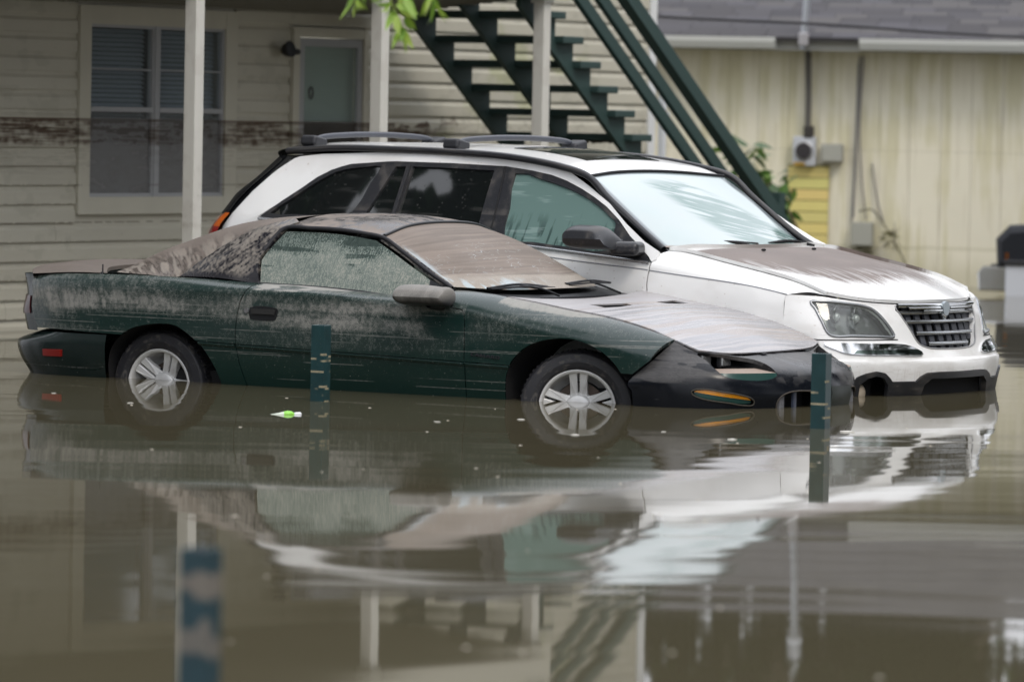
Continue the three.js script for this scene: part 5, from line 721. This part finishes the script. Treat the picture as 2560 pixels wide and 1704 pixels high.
// ================================================================== floating bottle and litter
{ const b = thing('plastic_bottle', 'small green and white plastic bottle floating beside the coupe', 'bottle', [-1.085, .0, -23.26], .25); const lathe = (P, m, n) => { const g = new THREE.LatheGeometry(P.map(p => new THREE.Vector2(p[1], p[0])), 20); g.rotateZ(-Math.PI / 2); part(n, g, m, b); };
  lathe([[-.085, 0], [-.084, .002], [-.055, .006], [-.02, .013], [-.018, .014]], phy([.62, .68, .58], .3), 'bottle_tip'); lathe([[-.018, .014], [.0, .018], [.02, .016], [.034, .007]], phy([.25, .62, .06], .25), 'bottle_body'); lathe([[.034, .007], [.045, .010], [.066, .010], [.070, .006], [.071, 0]], phy([.74, .76, .78], .35), 'bottle_cap'); b.rotation.z = .02; }
{ const spots = [[.30, -22.15, .012], [1.02, -22.05, .014], [1.60, -22.75, .02], [-1.9, -23.9, .008], [.05, -23.2, .010], [-.35, -22.9, .008], [.72, -22.5, .007], [-2.35, -24.6, .007]];
  const wh = std([.72, .70, .64], .7); const names2 = ['tiny white flake floating in front of the coupe front wheel', 'white flake floating below the coupe indicator', 'larger white scrap floating right of the nose bollard', 'pale speck floating below the coupe rear wheel', 'pale speck floating in front of the coupe door', 'small white speck floating right of the door bollard', 'small pale fleck floating below the coupe bumper', 'white speck floating behind the coupe rear wheel'];
  spots.forEach(([x, z, r], i) => { const g = new THREE.IcosahedronGeometry(r, 1); const p = g.attributes.position; for (let k = 0; k < p.count; k++) { const q = .7 + .6 * h2(Math.round(p.getX(k) * 1e4), Math.round(p.getZ(k) * 1e4), i); p.setXYZ(k, p.getX(k) * q * 1.8, p.getY(k) * .22, p.getZ(k) * q); } g.computeVertexNormals(); g.translate(x, .002, z); tag(part('floating_scrap', g, wh, scene), names2[i], 'litter', 'floating scraps of litter'); }); }
{ const fl = []; for (let i = 0; i < 40; i++) { const z = rr(-25, -12.5), x = z * rr(-.095, .095) * -1; const g = new THREE.CylinderGeometry(.006, .007, .002, 6); g.scale(rr(.5, 1.5), 1, rr(.5, 1.3)); g.translate(x, .001, z); fl.push(g); } tag(part('silt_flecks', fl, std([.50, .46, .39], .8), scene), 'tiny pale flecks of silt drifting on the open water', 'silt', null, 'stuff'); }
// ================================================================== leaves
function leafGeo(L, W, bend = .15, fold = .25) { const pos = [], idx = [], n = 6; for (let i = 0; i <= n; i++) { const t = i / n, w = W * Math.sin(Math.PI * Math.pow(t, .75)) * .5, y = -bend * L * t * t; pos.push(L * t, y + fold * w, -w, L * t, y, 0, L * t, y + fold * w, w); } for (let i = 0; i < n; i++) { const a = i * 3; idx.push(a, a + 1, a + 3, a + 1, a + 4, a + 3, a + 1, a + 2, a + 4, a + 2, a + 5, a + 4); } const g = new THREE.BufferGeometry(); g.setAttribute('position', new THREE.Float32BufferAttribute(pos, 3)); g.setIndex(idx); g.computeVertexNormals(); return g; }
const leafMat = (c, t = .35) => phy(c, .55, { transmission: t, thickness: 0 });
const place = (m, p, dir, roll = 0) => { m.position.set(...p); const d = V(dir).normalize(); m.quaternion.setFromUnitVectors(new THREE.Vector3(1, 0, 0), d); m.rotateX(roll); };
{ // spray hanging into the top of the picture, about 19 m away
  const Dd = 19, S = Dd / 12000; const px = (x, y) => { const X = x / .9203 - 1280, Y = y / .9203 - 852, c = Math.cos(.0195), s = Math.sin(.0195); const xr = X * c + Y * s, yr = -X * s + Y * c, p = Math.atan(566 / 12000); return [xr * S, 1.475 - (yr * Math.cos(p)) * S - Math.sin(p) * Dd, 0]; };
  const o = [-.50, 1.98, -19]; const t = thing('tree_branch', 'fresh green compound leaves hanging into view above the stairs', 'branch', o);
  const T = (x, y, z = 0) => { const p = px(x, y); return [p[0] - o[0], p[1] - o[1], z]; };
  const mats = [[.26, .42, .04], [.33, .50, .06], [.17, .32, .03], [.40, .54, .09]].map(c => leafMat(c, .45)), stem = std([.20, .26, .06], .6);
  part('twig', tube([T(1010, -120, .02), T(930, -55, .0), T(900, 0, .01), T(912, 30), T(925, 60)], .004, 30, 6), stem, t); part('twig', tube([T(930, -55), T(850, -40), T(815, -10), T(818, 10)], .003, 20, 5), stem, t); part('twig', tube([T(930, -55), T(975, -30), T(1000, 0)], .003, 20, 5), stem, t);
  // [base px, tip px, width px]
  const L = [[900, 12, 866, 12, 16], [905, 22, 880, 40, 18], [902, 25, 893, 66, 26], [912, 35, 918, 80, 24], [925, 58, 902, 112, 22], [926, 60, 935, 122, 22], [930, 40, 948, 72, 18], [915, 10, 950, 42, 26], [930, -8, 958, 45, 24], [935, -12, 925, 24, 22], [818, 6, 794, 48, 12], [818, 8, 812, 40, 14], [812, -12, 798, 20, 14], [822, 0, 846, 24, 8], [835, -18, 842, 12, 10], [1002, 0, 1020, 52, 13], [1000, -2, 992, 58, 15], [990, -12, 968, 40, 14], [1000, -5, 1012, 20, 12], [885, -12, 862, 10, 18], [925, 62, 918, 100, 20], [900, 5, 884, 24, 14]];
  const L2 = [...L, ...L.map(([x0, y0, x1, y1, w]) => [x0 + rr(-10, 10), y0 + rr(-12, 4), x1 + rr(-14, 14), y1 + rr(-16, 2), w * rr(.7, 1)])];
  L2.forEach(([x0, y0, x1, y1, w], i) => { const a = T(x0, y0, rr(-.03, .03)), b = T(x1, y1, rr(-.08, .08)); const d = b.map((v, k) => v - a[k]), len = Math.hypot(...d); const m = part('leaf', leafGeo(len * 1.03, w / .9203 * S * .82, rr(.02, .12), .2), mats[i % 4], t); place(m, a, d, rr(-.9, .9) + Math.PI / 2); }); }
{ // bush growing at the foot of the stairs
  const c = onLow(-1.80, 0, 1.5), t = thing('leafy_bush', 'leafy green bush at the foot of the green stairs, with arching stems', 'bush', c, -B2);
  const mats = [[.06, .14, .025], [.10, .22, .04], [.045, .10, .025], [.16, .28, .05]].map(q => leafMat(q, .3)), stem = std([.10, .07, .05], .8); const gs = [leafGeo(.19, .10), leafGeo(.15, .08), leafGeo(.23, .11)];
  const stems = [[[0, -.3, 0], [.02, .4, 0], [-.02, .8, .03], [-.05, 1.24, 0]], [[.05, -.3, 0], [.12, .5, 0], [.2, .85, 0], [.30, .92, .02]], [[.0, -.3, .05], [-.08, .5, .0], [-.13, .9, 0]], [[.22, .86, 0], [.36, .80, .02], [.50, .60, .05], [.60, .36, .05], [.62, .1, .05]]];
  stems.forEach((P, i) => part('stem', tube(P, i === 3 ? .014 : .012, 24, 6), stem, t));
  for (let i = 0; i < 260; i++) { const P = stems[i % 3], k = rr(.5, .96), p = cr(P, k); const q = [p[0] + rr(-.16, .26), p[1] + rr(-.16, .10), p[2] + rr(-.15, .15)]; const m = part('leaf', gs[i % 3], mats[Math.floor(rnd() * 4)], t); place(m, q, [rr(-1, 1), rr(-.9, .4), rr(-.6, 1)], rr(-1, 1)); }
  for (let i = 0; i < 14; i++) { const p = cr(stems[3], rr(0, .5)); const m = part('leaf', gs[i % 3], mats[i % 4], t); place(m, p, [rr(-.5, 1), rr(-1, -.2), rr(-.5, 1)], rr(-1, 1)); } }
{ const c = onLow(-.62, .3, .12), t = thing('clinging_weed', 'tuft of dead weed caught on the wall right of the junction box', 'weed', c, -B2); const mt = [std([.16, .15, .06], .8), std([.10, .09, .05], .8)]; const g = leafGeo(.10, .02); for (let i = 0; i < 36; i++) { const m = part('blade', g, mt[i % 2], t); place(m, [rr(-.05, .05), .12 + rr(-.07, .07), rr(-.02, .05)], [rr(-1, 1), rr(-1, .8), rr(-.2, .8)]); } part('stalk', tube([[.02, .1, 0], [.10, -.02, .02], [.15, -.15, 0]], .007, 12, 5), mt[1], t); part('stalk', tube([[-.30, .36, -.02], [-.18, .38, .02], [-.10, .30, .02], [0, .14, 0]], .007, 14, 5), mt[1], t);
  const d = thing('debris_clump', 'dark clump of flood debris hanging under the junction box', 'debris', onLow(-.86, .26, .06), -B2); const gd = leafGeo(.09, .012); for (let i = 0; i < 50; i++) { const m = part('strand', gd, mt[1], d); place(m, [rr(-.12, .10), rr(0, .09), rr(-.02, .06)], [rr(-1, 1), rr(-1, .2), rr(-.2, .6)]); } }
// ================================================================== pickup at the right edge
{ const t = thing('pickup_truck', 'white pickup with a dark bed cover and chrome bumper at the right edge', 'truck', [4.22, 0, -41.3], -.42);
  const wh = phy([.62, .64, .68], .2), dk = phy([.012, .014, .02], .35), ch = std([.70, .71, .74], .14, { metalness: 1 }), bk = std([.02, .02, .022], .6);
  const ext = (P, z0, z1, bev = .02) => { const s = new THREE.Shape(); P.forEach((p, i) => i ? s.lineTo(p[0], p[1]) : s.moveTo(p[0], p[1])); s.closePath(); const g = new THREE.ExtrudeGeometry(s, { depth: z1 - z0 - 2 * bev, bevelEnabled: true, bevelSize: bev, bevelThickness: bev, bevelSegments: 2 }); g.translate(0, 0, z0 + bev); return g; };
  part('bed_side', ext([[.04, -.3], [.04, .26], [1.9, .28], [1.9, -.3]], -1.75, 0, .03), wh, t); part('bed_cover', ext([[-.02, .30], [-.03, .46], [.05, .54], [.4, .57], [1.86, .58], [1.9, .30]], -1.72, -.02, .07), dk, t); part('bed_rail', box(1.9, .05, 1.78, .95, .285, -.87, .012), bk, t);
  part('cab', ext([[1.92, -.3], [1.92, .95], [2.1, 1.12], [3.0, 1.14], [3.5, .66], [4.7, .56], [4.8, .3], [4.8, -.3]], -1.72, -.02, .05), wh, t); part('cab_window', ext([[2.05, .62], [2.15, 1.02], [2.95, 1.04], [3.32, .68]], -1.73, -.01, .01), bk, t);
  part('rear_bumper', ext([[-.23, .05], [-.24, .19], [-.20, .235], [0, .235], [0, .05]], -1.70, -.05, .015), ch, t); part('bumper_step', box(.14, .03, 1.3, -.12, .248, -.87, .008), bk, t); part('tail_lamp', box(.05, .10, .10, .02, .33, -.07, .01), phy([.5, .16, .02], .2), t); part('splash_guard', box(.03, .22, .12, .45, -.1, -.03), bk, t); }
// ================================================================== trees out of the frame: some seen in reflections, right-hand yard ones added to block sky
const crownGeo = (n, R, size, seedN) => { const pos = [], nor = []; seed = seedN; const cl = []; for (let i = 0; i < 26; i++) { const a = rr(0, 6.28), e = Math.asin(rr(-.6, 1)), r = Math.cbrt(rr(.25, 1)); cl.push([R[0] * r * Math.cos(e) * Math.cos(a), R[1] * r * Math.sin(e), R[2] * r * Math.cos(e) * Math.sin(a), rr(.22, .42)]); } for (let i = 0; i < n; i++) { const c = cl[i % cl.length], s = c[3] * Math.min(...R); const p = [c[0] + rr(-1, 1) * s * rr(.4, 1), c[1] + rr(-1, 1) * s * .8, c[2] + rr(-1, 1) * s * rr(.4, 1)]; const u = V([rr(-1, 1), rr(-1, .4), rr(-1, 1)]).normalize(), w = V([rr(-1, 1), rr(-1, 1), rr(-1, 1)]).cross(u).normalize(); const L = size * rr(.6, 1.3), W = L * .42; const A = V(p), B = A.clone().addScaledVector(u, L * .5).addScaledVector(w, W), C = A.clone().addScaledVector(u, L), D = A.clone().addScaledVector(u, L * .5).addScaledVector(w, -W); const N = u.clone().cross(w).normalize(); for (const q of [A, B, C, A, C, D]) { pos.push(q.x, q.y, q.z); nor.push(N.x, N.y, N.z); } } const g = new THREE.BufferGeometry(); g.setAttribute('position', new THREE.Float32BufferAttribute(pos, 3)); g.setAttribute('normal', new THREE.Float32BufferAttribute(nor, 3)); return g; };
{ const bark = std([.075, .06, .045], .9), cols = [[.045, .085, .022], [.055, .10, .028], [.035, .07, .02]].map(c => leafMat(c, .25)); const thinCrowns = [0, 1, 2].map(i => crownGeo(2500, [2.6, 2.4, 2.6], .30, 800 + i)); const crowns = [0, 1, 2].map(i => crownGeo(4200, [2.6, 2.4, 2.6], .27, 700 + i));
  const mk = (x, z, h, s, label, group, i) => { const t = thing('broadleaf_tree', label, 'tree', [x, 0, z], i * 1.7, group); const trunk = []; trunk.push(tube([[0, -.5, 0], [.05, h * .3, .03], [-.05, h * .62, 0], [0, h * .85, .05]], .16 * s, 16, 8)); part('trunk', trunk, bark, t); for (let k = 0; k < 4; k++) { const a = k * 1.6 + i; part('limb', tube([[0, h * .45, 0], [Math.cos(a) * .8 * s, h * .62, Math.sin(a) * .8 * s], [Math.cos(a) * 1.7 * s, h * .78, Math.sin(a) * 1.7 * s]], .06 * s, 10, 6), bark, t); } const c = part('crown', (z < -50 ? thinCrowns : crowns)[i % 3], cols[i % 3], t); c.position.y = h * .72; c.scale.set(s, s * h / 7, s); };
  const back = [[-.4, -58, 7.5, 1.15, 'tall broadleaf tree behind the low house, nearest the stairs'], [3.2, -57, 8, 1.2, 'broadleaf tree behind the low house roof mast'], [6.4, -55, 7.2, 1.15, 'broadleaf tree behind the right end of the low house'], [9.5, -58, 9, 1.4, 'outermost right tree behind the low house']];
  back.forEach(([x, z, h, s, l], i) => mk(x, z, h, s, l, 'trees behind the low house', i));
  const side = [[-17, -15, 10, 1.4, 'tree in the left yard beyond the overhanging ones'], [-9.8, -22, 13, 1.75, 'broad overhanging tree nearest the flooded cars, out of frame to the left'], [-10.2, -28.4, 13, 1.6, 'second overhanging tree out of frame, beside the end of the clapboard house'], [12, -27, 9, 1.5, 'added unseen tree across the yard on the right, nearest the porch'], [14.5, -20, 10, 1.6, 'added unseen tree across the yard on the right, second'], [13, -12.5, 9, 1.5, 'added unseen tree across the yard on the right, third'], [16, -5, 10, 1.6, 'added unseen tree across the yard on the right beside the camera'], [13, -38, 8, 1.4, 'added unseen tree to the right of the low house'], [17, -44, 9, 1.5, 'farther added tree unseen to the right'], [-13, 4, 10, 1.5, 'tree behind the camera to the left']];  // right-side trees are added, unseen: they darken the porch wall and house panes
  side.forEach(([x, z, h, s, l], i) => mk(x, z, h, s, l, 'trees around the yard', i + 1)); }

{ // unseen shrubs added out of frame to darken what car flanks and panes mirror
  const g = crownGeo(5200, [1.5, 1.25, 1.5], .21, 910), mt = leafMat([.035, .07, .02], .2), wd = std([.07, .055, .04], .9);
  [[-9.4, -20.6, 2.0, 'added unseen tall shrub on the left nearest the coupe tail'], [-10.6, -17.6, 1.9, 'added unseen tall shrub on the left, second along'], [-12.6, -22.8, 2.1, 'added unseen tall shrub on the left behind the nearest one'], [-8.4, -17.2, 1.7, 'added unseen shrub at the inner edge of the left row'], [-12.8, -15.2, 2.0, 'added unseen tall shrub on the left, third along'], [-11, -11, 1.6, 'added unseen shrub on the left, fourth along'], [-11, -5, 1.5, 'added unseen shrub on the left beside the camera'], [10, -25, 2.0, 'added unseen tall shrub right of the yard'], [11.5, -17, 2.0, 'added unseen tall shrub right of the yard, farther on'], [11, -38, 1.5, 'added unseen shrub right of the low house, nearest'], [13.5, -40.5, 1.5, 'added unseen shrub right of the low house, second'], [16.5, -42.5, 1.6, 'added unseen shrub right of the low house, farthest']].forEach(([x, z, sc, label], i) => { const t = thing('added_shrub', label, 'shrub', [x, 0, z], i * 1.3, 'shrubs added out of frame to darken reflections'); part('stem', tube([[0, -.5, 0], [.05, .5, 0], [0, 1.2, .1]], .05, 8, 6), wd, t); const c = part('foliage', g, mt, t); c.position.y = 1.0 * sc * .8; c.scale.set(sc, sc * .9, sc); }); }
renderer.render(scene, camera);
